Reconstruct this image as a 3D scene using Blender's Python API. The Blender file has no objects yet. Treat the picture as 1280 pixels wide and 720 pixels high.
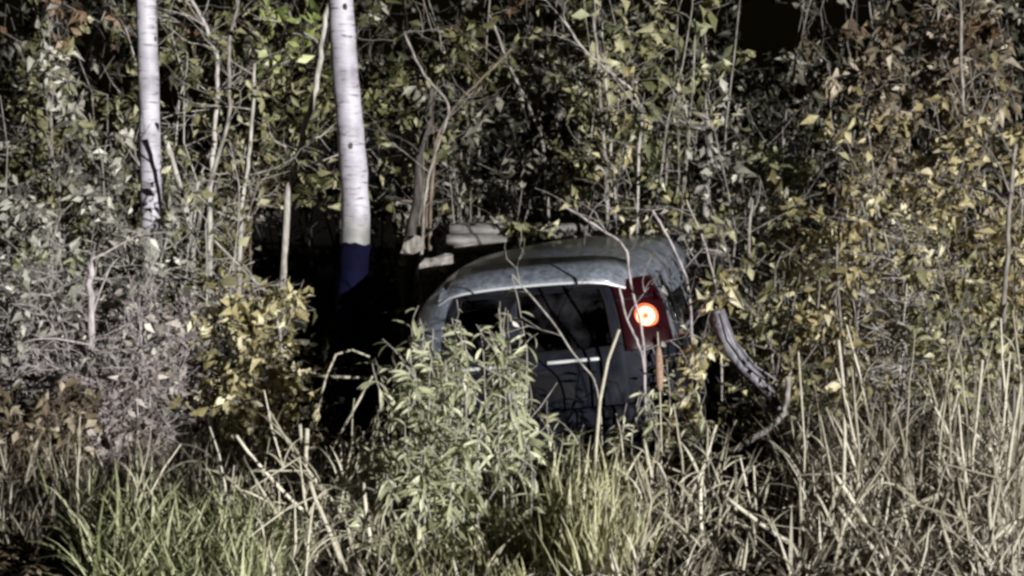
import bpy, bmesh, math
import numpy as np
from mathutils import Vector, Matrix, Euler

SC = bpy.context.scene
COL = SC.collection
R = math.radians
RNG = np.random.default_rng(7)

# ------------------------------------------------------------------ camera
CAM_Z, F, HOR = 2.2, 2660.0, 157.0          # eye height, focal length and horizon row on a 1280x720 frame
PITCH = math.atan((360.0 - HOR) / F)
cam = bpy.data.cameras.new('camera')
cam.sensor_width = 36.0
cam.lens = 36.0 * F / 1280.0
cam.clip_end = 2000.0
camo = bpy.data.objects.new('camera', cam)
COL.objects.link(camo)
camo.location = (0, 0, CAM_Z)
camo.rotation_euler = (math.pi / 2 - PITCH, 0, 0)
SC.camera = camo

# ------------------------------------------------------------------ sky and the one key light
SUN_EL, SUN_AZ = R(4.2), R(32.0)           # the light stands behind the camera, to its right
w = bpy.data.worlds.new('World')
SC.world = w
w.use_nodes = True
nt = w.node_tree
bg = nt.nodes['Background']
sky = nt.nodes.new('ShaderNodeTexSky')
sky.sky_type = 'NISHITA'
sky.sun_disc = False
sky.sun_elevation = SUN_EL
sky.sun_rotation = math.pi - SUN_AZ
nt.links.new(sky.outputs['Color'], bg.inputs['Color'])
bg.inputs['Strength'].default_value = 0.0006
sun = bpy.data.lights.new('sun', 'SUN')
sun.energy = 5.0
sun.angle = R(0.5)
sun.color = (1.0, 0.975, 0.95)
suno = bpy.data.objects.new('sun', sun)
COL.objects.link(suno)
ldir = Vector((-math.sin(SUN_AZ) * math.cos(SUN_EL), math.cos(SUN_AZ) * math.cos(SUN_EL), -math.sin(SUN_EL)))
suno.rotation_euler = ldir.to_track_quat('-Z', 'Y').to_euler()
SC.view_settings.view_transform = 'Standard'
SC.view_settings.look = 'None'
SC.view_settings.exposure = 0.45
SC.view_settings.gamma = 1.0
SC.render.engine = 'CYCLES'
SC.cycles.max_bounces = 5
SC.cycles.transparent_max_bounces = 8
SC.cycles.filter_width = 2.9

# ------------------------------------------------------------------ helpers
def tag(o, label=None, cat=None, group=None, kind=None):
    if label: o['label'] = label
    if cat: o['category'] = cat
    if group: o['group'] = group
    if kind: o['kind'] = kind
    return o

def empty(name, loc, label=None, cat=None, group=None, rot=(0, 0, 0)):
    o = bpy.data.objects.new(name, None)
    o.empty_display_size = 0.1
    COL.objects.link(o)
    o.location = loc
    o.rotation_euler = rot
    return tag(o, label, cat, group)

def link(name, me, parent=None, mat=None, smooth=False):
    o = bpy.data.objects.new(name, me)
    COL.objects.link(o)
    if parent: o.parent = parent
    if mat is not None and not me.materials: me.materials.append(mat)
    if smooth: me.polygons.foreach_set('use_smooth', np.ones(len(me.polygons), bool))
    return o

def np_mesh(name, V, faces, tint=None):
    """V (n,3); faces: an int array (m,k) or a list of lists; tint: per-vertex float 0..1"""
    me = bpy.data.meshes.new(name)
    V = np.asarray(V, np.float32)
    if isinstance(faces, np.ndarray):
        m, k = faces.shape
        me.vertices.add(len(V)); me.vertices.foreach_set('co', V.ravel())
        me.loops.add(m * k); me.loops.foreach_set('vertex_index', faces.astype(np.int32).ravel())
        me.polygons.add(m)
        me.polygons.foreach_set('loop_start', np.arange(0, m * k, k, dtype=np.int32))
        me.update(calc_edges=True)
    else:
        me.from_pydata([tuple(v) for v in V], [], faces)
    if tint is not None:
        a = me.attributes.new('tint', 'FLOAT', 'POINT')
        a.data.foreach_set('value', np.asarray(tint, np.float32))
    me.validate()
    return me

def P(px, py, Y):
    """the point at depth Y seen at (px, py) of the 1280x720 frame"""
    u, v = (px - 640) / F, (360 - py) / F
    d = (u, math.cos(PITCH) + v * math.sin(PITCH), v * math.cos(PITCH) - math.sin(PITCH))
    k = Y / d[1]
    return np.array((d[0] * k, Y, CAM_Z + d[2] * k))

def proj(V):
    V = np.asarray(V)
    y = V[:, 1]; z = V[:, 2] - CAM_Z
    dep = y * math.cos(PITCH) - z * math.sin(PITCH)
    up = y * math.sin(PITCH) + z * math.cos(PITCH)
    return 640 + F * V[:, 0] / dep, 360 - F * up / dep

def ground_z(x, y):
    x = np.asarray(x, float); y = np.asarray(y, float)
    t = np.clip((9.6 - y) / 6.5, 0, 1)
    near = np.clip(1 - np.abs(y - 13) / 40, 0, 1)
    ditch = -.24 * np.exp(-((x - .4) / 1.5) ** 2 - ((y - 15.3) / 1.5) ** 2)
    return ditch - 0.25 * t * t * (3 - 2 * t) + near * (0.05 * np.sin(1.7 * x + 0.6 * y) + 0.04 * np.sin(2.9 * y - 1.1 * x))

def gx(px, Y):
    x = (px - 640) / F * Y
    return x, Y, float(ground_z(x, Y))

def unit(v):
    return v / np.maximum(np.linalg.norm(v, axis=-1, keepdims=True), 1e-9)

# ------------------------------------------------------------------ materials
def mat_new(name):
    m = bpy.data.materials.new(name)
    m.use_nodes = True
    return m, m.node_tree, m.node_tree.nodes['Principled BSDF']

def ramp_node(nt, cols):
    r = nt.nodes.new('ShaderNodeValToRGB')
    e = r.color_ramp.elements
    while len(e) < len(cols): e.new(0.5)
    for i, c in enumerate(cols):
        e[i].position = i / (len(cols) - 1)
        e[i].color = (*c, 1)
    return r

def leaf_mat(name, cols, rough=0.5, transl=0.25, spec=0.4):
    m, nt, b = mat_new(name)
    at = nt.nodes.new('ShaderNodeAttribute'); at.attribute_name = 'tint'
    oi = nt.nodes.new('ShaderNodeObjectInfo')
    geo = nt.nodes.new('ShaderNodeNewGeometry')
    no = nt.nodes.new('ShaderNodeTexNoise'); no.inputs['Scale'].default_value = 60; no.inputs['Detail'].default_value = 2
    nt.links.new(geo.outputs['Position'], no.inputs['Vector'])
    add = nt.nodes.new('ShaderNodeMath'); add.operation = 'MULTIPLY_ADD'; add.inputs[1].default_value = 0.5
    sub = nt.nodes.new('ShaderNodeMath'); sub.operation = 'ADD'; sub.inputs[1].default_value = -0.25
    nt.links.new(no.outputs['Fac'], add.inputs[0])
    nt.links.new(at.outputs['Fac'], add.inputs[2])
    nt.links.new(add.outputs[0], sub.inputs[0])
    r = ramp_node(nt, cols)
    nt.links.new(sub.outputs[0], r.inputs['Fac'])
    nt.links.new(r.outputs['Color'], b.inputs['Base Color'])
    b.inputs['Roughness'].default_value = rough
    b.inputs['Specular IOR Level'].default_value = spec
    tr = nt.nodes.new('ShaderNodeBsdfTranslucent')
    nt.links.new(r.outputs['Color'], tr.inputs['Color'])
    mx = nt.nodes.new('ShaderNodeMixShader'); mx.inputs['Fac'].default_value = transl
    nt.links.new(b.outputs[0], mx.inputs[1]); nt.links.new(tr.outputs[0], mx.inputs[2])
    nt.links.new(mx.outputs[0], nt.nodes['Material Output'].inputs['Surface'])
    return m

def noise_mat(name, cols, scale=20, rough=0.8, stretch=(1, 1, 1), bump=0.0, spec=0.3, detail=4, coord='Object'):
    m, nt, b = mat_new(name)
    tc = nt.nodes.new('ShaderNodeTexCoord')
    mp = nt.nodes.new('ShaderNodeMapping'); mp.inputs['Scale'].default_value = stretch
    no = nt.nodes.new('ShaderNodeTexNoise'); no.inputs['Scale'].default_value = scale; no.inputs['Detail'].default_value = detail
    nt.links.new(tc.outputs[coord], mp.inputs['Vector']); nt.links.new(mp.outputs[0], no.inputs['Vector'])
    mr = nt.nodes.new('ShaderNodeMapRange'); mr.inputs['From Min'].default_value = 0.28; mr.inputs['From Max'].default_value = 0.72
    nt.links.new(no.outputs['Fac'], mr.inputs['Value'])
    r = ramp_node(nt, cols)
    nt.links.new(mr.outputs[0], r.inputs['Fac']); nt.links.new(r.outputs['Color'], b.inputs['Base Color'])
    b.inputs['Roughness'].default_value = rough
    b.inputs['Specular IOR Level'].default_value = spec
    if bump:
        bp = nt.nodes.new('ShaderNodeBump'); bp.inputs['Strength'].default_value = bump; bp.inputs['Distance'].default_value = 0.02
        nt.links.new(no.outputs['Fac'], bp.inputs['Height']); nt.links.new(bp.outputs[0], b.inputs['Normal'])
    return m

def plain(name, col, rough=0.5, metal=0.0, spec=0.5, emit=None, estr=0.0, coat=0.0):
    m, nt, b = mat_new(name)
    b.inputs['Base Color'].default_value = (*col, 1)
    b.inputs['Roughness'].default_value = rough
    b.inputs['Metallic'].default_value = metal
    b.inputs['Specular IOR Level'].default_value = spec
    b.inputs['Coat Weight'].default_value = coat
    if emit:
        b.inputs['Emission Color'].default_value = (*emit, 1)
        b.inputs['Emission Strength'].default_value = estr
    return m

LM = dict(
    olive=leaf_mat('olive_leaf', [(.03, .034, .013), (.125, .126, .055), (.285, .275, .145), (.56, .53, .35)]),
    grey=leaf_mat('grey_leaf', [(.06, .06, .05), (.19, .185, .155), (.38, .37, .31), (.68, .66, .58)]),
    yellow=leaf_mat('yellow_leaf', [(.08, .068, .028), (.275, .24, .108), (.55, .495, .28), (.83, .775, .555)]),
    tan=leaf_mat('tan_leaf', [(.07, .054, .023), (.24, .198, .093), (.465, .405, .215), (.715, .65, .44)]),
    brown=leaf_mat('brown_leaf', [(.035, .027, .016), (.12, .095, .057), (.26, .215, .145), (.52, .46, .36)]),
    rust=leaf_mat('rust_leaf', [(.05, .028, .015), (.14, .088, .052), (.25, .17, .105), (.40, .32, .22)]),
    green=leaf_mat('green_leaf', [(.06, .08, .02), (.17, .21, .06), (.33, .37, .14), (.55, .57, .3)]),
    dark=leaf_mat('dark_leaf', [(.015, .017, .011), (.045, .046, .03), (.11, .108, .08), (.36, .345, .28)]),  # darker leaf colour stands for dim light deeper in the thicket
    deep=leaf_mat('deep_leaf', [(.006, .007, .005), (.018, .02, .012), (.045, .046, .03), (.15, .145, .11)], spec=.2),  # near-black leaf colour stands for light falloff far back
    weed=leaf_mat('weed_leaf', [(.07, .08, .04), (.20, .22, .118), (.405, .427, .262), (.665, .668, .475)]),
    purple=leaf_mat('dry_leaf', [(.06, .048, .042), (.2, .17, .155), (.38, .335, .305), (.62, .57, .53)]),
)
GRASS = leaf_mat('green_grass', [(.05, .06, .026), (.145, .162, .074), (.32, .342, .182), (.60, .605, .40)], rough=.45)
TUFT = leaf_mat('yellow_green_grass', [(.08, .085, .036), (.205, .21, .10), (.41, .405, .22), (.63, .61, .42)], rough=.45)
DRY = leaf_mat('dry_grass', [(.06, .05, .035), (.20, .175, .13), (.42, .385, .30), (.68, .64, .53)], rough=.5)
STRAW = leaf_mat('dry_reed', [(.09, .08, .055), (.24, .22, .155), (.44, .41, .315), (.70, .66, .54)], rough=.5, transl=.1)
BK = dict(
    grey=noise_mat('grey_bark', [(.08, .072, .064), (.20, .185, .165), (.33, .31, .285)], 30, .85, (1, 1, .3)),
    pale=noise_mat('pale_bark', [(.15, .14, .125), (.33, .31, .28), (.49, .47, .435)], 30, .8, (1, 1, .3)),
    brown=noise_mat('brown_bark', [(.05, .038, .028), (.13, .1, .075), (.22, .18, .14)], 30, .85, (1, 1, .3)),
    dark=noise_mat('dark_bark', [(.02, .018, .016), (.05, .045, .04), (.10, .09, .08)], 25, .9, (1, 1, .3)),
    timber=noise_mat('weathered_timber', [(.06, .057, .054), (.15, .145, .138), (.26, .25, .24)], 18, .85, (.25, 1, 1), bump=.4),
    mauve=noise_mat('mauve_bark', [(.16, .14, .14), (.34, .305, .305), (.5, .46, .455)], 40, .8, (1, 1, .3)),
)

def birch_mat():
    m, nt, b = mat_new('birch_bark')
    tc = nt.nodes.new('ShaderNodeTexCoord')
    def noise(scale, st, det=3):
        mp = nt.nodes.new('ShaderNodeMapping'); mp.inputs['Scale'].default_value = st
        n = nt.nodes.new('ShaderNodeTexNoise'); n.inputs['Scale'].default_value = scale; n.inputs['Detail'].default_value = det
        nt.links.new(tc.outputs['Object'], mp.inputs['Vector']); nt.links.new(mp.outputs[0], n.inputs['Vector'])
        return n
    a = noise(9, (1, 1, 5.5), 4)
    r1 = ramp_node(nt, [(.13, .125, .135), (.40, .39, .44), (.46, .45, .50)])
    r1.color_ramp.elements[0].position = .31; r1.color_ramp.elements[1].position = .41; r1.color_ramp.elements[2].position = .7
    nt.links.new(a.outputs['Fac'], r1.inputs['Fac'])
    c = noise(5, (1, 1, 1), 5)
    r2 = ramp_node(nt, [(.55, .52, .54), (1, 1, 1)])
    r2.color_ramp.elements[0].position = .3; r2.color_ramp.elements[1].position = .55
    nt.links.new(c.outputs['Fac'], r2.inputs['Fac'])
    mx = nt.nodes.new('ShaderNodeMix'); mx.data_type = 'RGBA'; mx.blend_type = 'MULTIPLY'; mx.inputs['Factor'].default_value = 1
    nt.links.new(r1.outputs['Color'], mx.inputs['A']); nt.links.new(r2.outputs['Color'], mx.inputs['B'])
    nt.links.new(mx.outputs['Result'], b.inputs['Base Color'])
    # colour goes to mottled grey towards the foot
    sx = nt.nodes.new('ShaderNodeSeparateXYZ'); nt.links.new(tc.outputs['Object'], sx.inputs[0])
    ad = nt.nodes.new('ShaderNodeMath'); ad.operation = 'MULTIPLY_ADD'; ad.inputs[1].default_value = .5
    nt.links.new(c.outputs['Fac'], ad.inputs[0]); nt.links.new(sx.outputs['Z'], ad.inputs[2])
    mr = nt.nodes.new('ShaderNodeMapRange'); mr.inputs['From Min'].default_value = 1.62; mr.inputs['From Max'].default_value = 1.95
    mr.inputs['To Min'].default_value = .85; mr.inputs['To Max'].default_value = 0
    nt.links.new(ad.outputs[0], mr.inputs['Value'])
    m2 = nt.nodes.new('ShaderNodeMix'); m2.data_type = 'RGBA'
    m2.inputs['B'].default_value = (.15, .155, .13, 1)
    nt.links.new(mr.outputs[0], m2.inputs['Factor']); nt.links.new(mx.outputs['Result'], m2.inputs['A']); nt.links.new(m2.outputs['Result'], b.inputs['Base Color'])
    b.inputs['Roughness'].default_value = .6
    bp = nt.nodes.new('ShaderNodeBump'); bp.inputs['Strength'].default_value = .5; bp.inputs['Distance'].default_value = .01
    nt.links.new(a.outputs['Fac'], bp.inputs['Height']); nt.links.new(bp.outputs[0], b.inputs['Normal'])
    return m
BIRCH = birch_mat()

# ------------------------------------------------------------------ plant geometry
def tubes(lines, sides=5):
    """many tapered tubes in one vertex/face list; lines = [(points (n,3), radii (n,))]"""
    VV, FF, off = [], [], 0
    ang = np.linspace(0, 2 * np.pi, sides, endpoint=False)
    ca, sa = np.cos(ang), np.sin(ang)
    for pts, rad in lines:
        pts = np.asarray(pts, float); n = len(pts)
        t = unit(np.gradient(pts, axis=0))
        ref = np.array((0.37, 0.9, 0.21)) if abs(t[0, 2]) > .6 else np.array((0.1, 0.2, 1.0))
        a = unit(np.cross(t, ref)); b = np.cross(t, a)
        ring = pts[:, None, :] + np.asarray(rad)[:, None, None] * (a[:, None, :] * ca[None, :, None] + b[:, None, :] * sa[None, :, None])
        VV.append(ring.reshape(-1, 3))
        i = np.arange(n - 1)[:, None] * sides; j = np.arange(sides)[None, :]; j2 = (j + 1) % sides
        FF.append((np.stack((i + j, i + j2, i + sides + j2, i + sides + j), -1).reshape(-1, 4)) + off)
        off += n * sides
    return np.concatenate(VV), np.concatenate(FF)

def tube_obj(name, lines, mat, parent, sides=5, kind=None, caps=True):
    V, Fc = tubes(lines, sides)
    me = np_mesh(name, V, Fc)
    o = link(name, me, parent, mat, True)
    if kind: o['kind'] = kind
    return o

def leaves(pos, d, nrm, L, W, rng, fold=.25, droop=.2):
    """diamond leaves folded along the midrib with a drooping tip: 4 triangles each"""
    d = unit(d); s = unit(np.cross(d, nrm)); n = np.cross(s, d)
    L = L[:, None]; W = W[:, None]
    base = pos
    mid = pos + d * L * .45
    lf = mid - s * W * .5 + n * W * fold
    rt = mid + s * W * .5 + n * W * fold
    ct = mid
    tip = pos + d * L - n * L * droop
    V = np.stack((base, lf, ct, rt, tip), 1).reshape(-1, 3)
    N = len(pos); o = (np.arange(N) * 5)[:, None]
    tri = np.array((0, 1, 2, 0, 2, 3, 1, 4, 2, 2, 4, 3))
    return V, (o + tri[None]).reshape(-1, 3)

# keep the two birch trunks and the car in view: no leaf or twig in front of them (px0, py0, px1, py1, nearer than)
CLEAR = [(404, -60, 470, 312, 15.6), (166, -60, 204, 285, 16.0), (395, 262, 490, 455, 19.0), (318, 262, 400, 345, 19.0), (340, 345, 400, 450, 12.9), (884, 384, 995, 592, 13.85), (925, 5, 1000, 62, 30)]
def pruned(V):
    px, py = proj(V)
    bad = np.zeros(len(V), bool)
    for a, b, c, d, y in CLEAR:
        bad |= (px > a) & (px < c) & (py > b) & (py < d) & (V[:, 1] < y)
    return ~bad

def stem_line(p0, p1, n, bow, wob, rng):
    t = np.linspace(0, 1, n)[:, None]
    p = p0 + (p1 - p0) * t
    side = rng.normal(size=3); side[2] *= .2
    p = p + side * bow * np.sin(np.pi * t)
    wobn = np.cumsum(rng.normal(size=(n, 3)), 0) * wob
    return p + (wobn - wobn[0]) * t

def shrub(label, cat, px, Y, h, spread, nst=5, nbr=7, ntw=5, nlf=900, leaf='olive', ll=.07, lw=.45, bark='grey', seed=1,
          zlo=.15, rst=.014, lean=0., name='shrub', group=None, pieces=0, droop=.5, depth=.7, tintmu=.45, tintsd=.22, twr=.0028, split=None):
    rng = np.random.default_rng(seed)
    x, y, z = gx(px, Y)
    base = np.array((x, y, z - .03))
    root = empty(name, base, label, cat, group)
    twigs, ends = [], []
    for i in range(nst):
        az = rng.uniform(0, 2 * np.pi)
        rr = spread * math.sqrt(rng.uniform(.02, 1))
        hh = h * rng.uniform(.62, 1.05)
        b0 = np.array((rng.normal() * .06 * (1 + spread), rng.normal() * .06, 0))
        p1 = np.array((lean + rr * math.cos(az), rr * depth * math.sin(az), hh))
        sl = stem_line(b0, p1, 9, .12 * h * rng.uniform(-.6, .6), .02 * h, rng)
        r = rst * rng.uniform(.6, 1.2) * np.linspace(1, .25, 9)
        ok = pruned(sl + base)
        if ok.mean() > .95:
            tube_obj('stem', [(sl, r)], BK[bark], root, 6)
        for k in range(nbr):
            t = rng.uniform(max(zlo, .12), 1.0)
            f = t * 8; a = min(int(f), 7); p = sl[a] + (sl[a + 1] - sl[a]) * (f - a)
            d = np.array((rng.normal(), rng.normal() * .8, rng.uniform(.0, 1.1)))
            d /= np.linalg.norm(d)
            bl = h * rng.uniform(.1, .26) * (1.15 - .6 * t)
            bp = stem_line(p, p + d * bl, 5, .15 * bl, .06 * bl, rng)
            twigs.append((bp, twr * 1.7 * np.linspace(1, .5, 5)))
            ends.append((bp[2:], d))
            for q in range(ntw):
                tt = rng.integers(1, 5); s = bp[tt]
                d2 = d * .6 + rng.normal(size=3) * .7 + np.array((0, 0, .1)); d2 /= np.linalg.norm(d2)
                tl = rng.uniform(.08, .26) * (h / 2.5) ** .5
                tp = stem_line(s, s + d2 * tl, 4, .1 * tl, .05 * tl, rng)
                twigs.append((tp, twr * np.linspace(1, .5, 4)))
                ends.append((tp[1:], d2))
    tw = [l for l in twigs if pruned(l[0] + base).all()]
    if tw: tube_obj('twig', tw, BK[bark], root, 3, kind='stuff')
    if nlf:
        cl = rng.gamma(.55, 1, len(ends)) + .02; cl /= cl.sum()       # some sprays are leafy, some nearly bare
        idx = rng.choice(len(ends), nlf, p=cl)
        pos = np.array([ends[i][0][rng.integers(0, len(ends[i][0]))] for i in idx])
        dd = np.array([ends[i][1] for i in idx])
        pos = pos + rng.normal(size=pos.shape) * .022
        d = unit(dd * .5 + rng.normal(size=dd.shape) * .65 + np.array((0, 0, -droop)))
        nn = unit(rng.normal(size=dd.shape) + np.array((0.1, -.45, .55)))
        L = ll * rng.lognormal(0, .25, nlf); W = L * lw * rng.uniform(.75, 1.25, nlf)
        clt = rng.normal(size=len(ends))[idx]
        tint = np.clip(tintmu + tintsd * (.8 * clt + .95 * rng.normal(size=nlf)), 0, 1)
        ok = pruned(pos + base) & pruned(pos + d * L[:, None] + base) & (pos[:, 2] > .02)
        pos, d, nn, L, W, tint = pos[ok], d[ok], nn[ok], L[ok], W[ok], tint[ok]
        fold = rng.uniform(.05, .5, len(L))[:, None]; dr = rng.uniform(-.1, .45, len(L))[:, None]
        def build(nm, sel, mt, kd):
            V, Fc = leaves(pos[sel], d[sel], nn[sel], L[sel], W[sel], rng, fold[sel], dr[sel])
            o = link(nm, np_mesh(nm, V, Fc, np.repeat(tint[sel], 5)), root, mt)
            if kd: o['kind'] = kd
            return o
        order = np.argsort(pos[:, 1]) if pieces else np.arange(len(L))   # the nearest leaves, those that can be picked apart, are pieces
        ordz = order[:pieces]
        for i in ordz: build('leaf', np.array([i]), LM[leaf], None)
        rest = order[pieces:]
        if split:                                                # a second colour of leaf beyond a height
            hi = pos[rest][:, 2] > split[0]
            if hi.any(): build('foliage', rest[hi], LM[split[1]], 'stuff')
            rest = rest[~hi]
        if len(rest): build('foliage', rest, LM[leaf], 'stuff')
    return root

def ribbon(pos, h, az, lean, bend, wd, rng, k=5, tw=None):
    """grass blades: pos (n,3), h length, az direction of lean; tapered strips"""
    N = len(pos); t = np.linspace(0, 1, k + 1)
    ang = lean[:, None] + bend[:, None] * t[None] ** 1.6
    seg = h[:, None] / k
    hx = np.cumsum(np.sin(ang) * seg, 1) - np.sin(ang[:, :1]) * seg
    hz = np.cumsum(np.cos(ang) * seg, 1) - np.cos(ang[:, :1]) * seg
    dx, dy = np.cos(az), np.sin(az)
    C = np.stack((pos[:, 0:1] + hx * dx[:, None], pos[:, 1:2] + hx * dy[:, None], pos[:, 2:3] + hz), -1)
    a2 = rng.uniform(0, 2 * np.pi, N) if tw is None else tw
    sx = np.stack((np.cos(a2), np.sin(a2), rng.normal(size=N) * .2), -1)
    prof = np.minimum(1, .55 + 1.6 * t) * (1 - t ** 2.2) + .02
    o = sx[:, None, :] * (wd[:, None, None] * prof[None, :, None] * .5)
    V = np.stack((C - o, C + o), 2).reshape(-1, 3)
    b = (np.arange(N) * 2 * (k + 1))[:, None, None]
    q = np.array([[2 * i, 2 * i + 1, 2 * i + 3, 2 * i + 2] for i in range(k)])[None]
    return V, (b + q).reshape(-1, 4), 2 * (k + 1)

def grass(name, label, cat, n, area, hr, mat, seed, wd=.008, lean=.25, bend=1.0, mu=.5, sd=.2, clump=0, zkeep=None):
    rng = np.random.default_rng(seed)
    px0, px1, y0, y1 = area
    if clump:
        cc = np.stack((rng.uniform(px0, px1, clump), rng.uniform(y0, y1, clump)), -1)
        c = cc[rng.integers(0, clump, n)]
        px = c[:, 0] + rng.normal(size=n) * 16; Y = c[:, 1] + rng.normal(size=n) * .07
        caz = rng.uniform(0, 2 * np.pi, n)
    else:
        px = rng.uniform(px0, px1, n); Y = rng.uniform(y0, y1, n); caz = rng.uniform(0, 2 * np.pi, n)
    x = (px - 640) / F * Y
    pos = np.stack((x, Y, ground_z(x, Y) - .02), -1)
    h = rng.uniform(hr[0], hr[1], n) * rng.uniform(.6, 1.0, n)
    V, Fc, per = ribbon(pos, h, caz, np.abs(rng.normal(size=n)) * lean, rng.uniform(0, bend, n), wd * rng.uniform(.5, 1.5, n), rng)
    tint = np.repeat(np.clip(mu + sd * rng.normal(size=n), 0, 1), per)
    o = link(name, np_mesh(name, V, Fc, tint), None, mat)
    return tag(o, label, cat, None, 'stuff')

def sapling(label, cat, pts, Y, r0, r1, bark, name='sapling', nbr=6, nlf=0, leaf='olive', seed=1, group=None, to_ground=True, ll=.07, Y2=None):
    """a thin trunk through pixel waypoints at depth Y, foot on the ground"""
    rng = np.random.default_rng(seed)
    n = len(pts)
    Ys = np.linspace(Y, Y2 if Y2 else Y, n)
    W = [P(a, b, yy) for (a, b), yy in zip(pts, Ys)]
    if to_ground:
        f = W[-1].copy(); f[0] += (W[-1][0] - W[-2][0]) * .3; f[2] = float(ground_z(f[0], f[1])) - .03
        W.append(f)
    W = np.array(W[::-1])
    t = np.linspace(0, len(W) - 1, 5 * (len(W) - 1) + 1)
    L = np.stack([np.interp(t, np.arange(len(W)), W[:, k]) for k in range(3)], -1)
    for _ in range(3):
        L[1:-1] = (L[:-2] + 2 * L[1:-1] + L[2:]) / 4
    L[1:-1] += rng.normal(size=L[1:-1].shape) * r0 * .22
    base = L[0].copy(); L = L - base
    root = empty(name, base, label, cat, group)
    rad = np.linspace(r0, r1, len(L)) * (1 + rng.normal(size=len(L)) * .06)
    tube_obj('trunk' if r0 > .02 else 'stem', [(L, rad)], BK[bark], root, 8)
    tw, ends = [], []
    for k in range(nbr):
        a = rng.integers(len(L) // 3, len(L)); p = L[a]
        d = np.array((rng.normal(), rng.normal() * .7, rng.uniform(.2, 1.2))); d /= np.linalg.norm(d)
        bl = rng.uniform(.25, .7)
        bp = stem_line(p, p + d * bl, 6, .12 * bl, .05 * bl, rng)
        tw.append((bp, max(r1 * .5, .003) * np.linspace(1, .35, 6))); ends.append((bp[2:], d))
        for q in range(3):
            s = bp[rng.integers(2, 6)]; d2 = unit(d + rng.normal(size=3) * .7); tl = rng.uniform(.1, .3)
            tp = stem_line(s, s + d2 * tl, 4, .1 * tl, .04 * tl, rng)
            tw.append((tp, .0028 * np.linspace(1, .5, 4))); ends.append((tp[1:], d2))
    tw = [l for l in tw if pruned(l[0] + base).all()]
    if tw: tube_obj('branch', tw, BK[bark], root, 4, kind='stuff')
    if nlf and ends:
        idx = rng.integers(0, len(ends), nlf)
        pos = np.array([ends[i][0][rng.integers(0, len(ends[i][0]))] for i in idx]) + rng.normal(size=(nlf, 3)) * .02
        d = unit(np.array([ends[i][1] for i in idx]) * .5 + rng.normal(size=(nlf, 3)) * .6 + np.array((0, 0, -.5)))
        nn = unit(rng.normal(size=(nlf, 3)) + np.array((0, -.4, .5)))
        Ln = ll * rng.lognormal(0, .22, nlf)
        ok = pruned(pos + base)
        V, Fc = leaves(pos[ok], d[ok], nn[ok], Ln[ok], Ln[ok] * .45, rng)
        o = link('foliage', np_mesh('foliage', V, Fc, np.repeat(np.clip(.5 + .22 * rng.normal(size=ok.sum()), 0, 1), 5)), root, LM[leaf])
        o['kind'] = 'stuff'
    return root

# ------------------------------------------------------------------ ground
def build_ground():
    xs = np.concatenate((np.linspace(-900, -12, 12), np.linspace(-10, 10, 121), np.linspace(12, 900, 12)))
    ys = np.concatenate((np.linspace(-60, 2, 8), np.linspace(3, 26, 150), np.linspace(30, 1400, 16)))
    X, Yg = np.meshgrid(xs, ys)
    Z = ground_z(X, Yg)
    rng = np.random.default_rng(3)
    inner = (np.abs(X) < 10) & (Yg > 3) & (Yg < 26)
    Z = Z + np.where(inner, rng.normal(size=X.shape) * .015, 0)
    V = np.stack((X, Yg, Z), -1).reshape(-1, 3)
    nx, ny = len(xs), len(ys)
    i = (np.arange(ny - 1)[:, None] * nx + np.arange(nx - 1)[None]).ravel()
    Fc = np.stack((i, i + 1, i + nx + 1, i + nx), -1)
    g = noise_mat('soil', [(.006, .005, .004), (.016, .013, .01), (.035, .029, .022)], 7, 1.0, spec=.05, bump=.6, detail=8)
    o = link('ground', np_mesh('ground', V, Fc), None, g, True)
    tag(o, 'dark damp soil under the weeds', None, None, 'structure')
build_ground()

# ------------------------------------------------------------------ the car
def interp(tab, z):
    a = np.array(tab); return np.interp(z, a[:, 0], a[:, 1])
WZ = [(.20, .76), (.30, .83), (.42, .865), (.58, .88), (.75, .88), (.92, .868), (1.0, .852), (1.1, .83), (1.2, .80), (1.28, .765), (1.35, .70), (1.40, .61)]
RYZ = [(.20, .10), (.30, .03), (.42, .0), (.58, .0), (.60, .03), (.75, .04), (.92, .07), (1.0, .10), (1.1, .145), (1.2, .19), (1.3, .24), (1.40, .31)]
ZR = [.20, .26, .34, .44, .55, .66, .78, .88, .93, 1.0, 1.08, 1.16, 1.23, 1.29, 1.34, 1.38, 1.40]
BELT = .93
def rear_pt(s, z, out=0.):
    W = interp(WZ, z); y = interp(RYZ, z)
    x = s * W
    return (x + out * .5 * s ** 5, y + .20 * abs(s) ** 5 - out, z)

def car_paint():
    m, nt, b = mat_new('dark_grey_paint')
    tc = nt.nodes.new('ShaderNodeTexCoord')
    no = nt.nodes.new('ShaderNodeTexNoise'); no.inputs['Scale'].default_value = 22; no.inputs['Detail'].default_value = 8; no.inputs['Roughness'].default_value = .75
    nt.links.new(tc.outputs['Object'], no.inputs['Vector'])
    r = ramp_node(nt, [(.05, .056, .07), (.17, .19, .23), (.38, .41, .47)])
    r.color_ramp.elements[0].position = .30; r.color_ramp.elements[1].position = .52; r.color_ramp.elements[2].position = .80
    nt.links.new(no.outputs['Fac'], r.inputs['Fac']); nt.links.new(r.outputs['Color'], b.inputs['Base Color'])
    r2 = ramp_node(nt, [(.3, .3, .3), (.6, .6, .6)])
    nt.links.new(no.outputs['Fac'], r2.inputs['Fac']); nt.links.new(r2.outputs['Color'], b.inputs['Roughness'])
    b.inputs['Metallic'].default_value = .1
    b.inputs['Coat Weight'].default_value = .5; b.inputs['Coat Roughness'].default_value = .15
    return m

def grid_faces(n, m):
    i = (np.arange(n - 1)[:, None] * m + np.arange(m - 1)[None]).ravel()
    return np.stack((i, i + 1, i + m + 1, i + m), -1)

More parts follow.
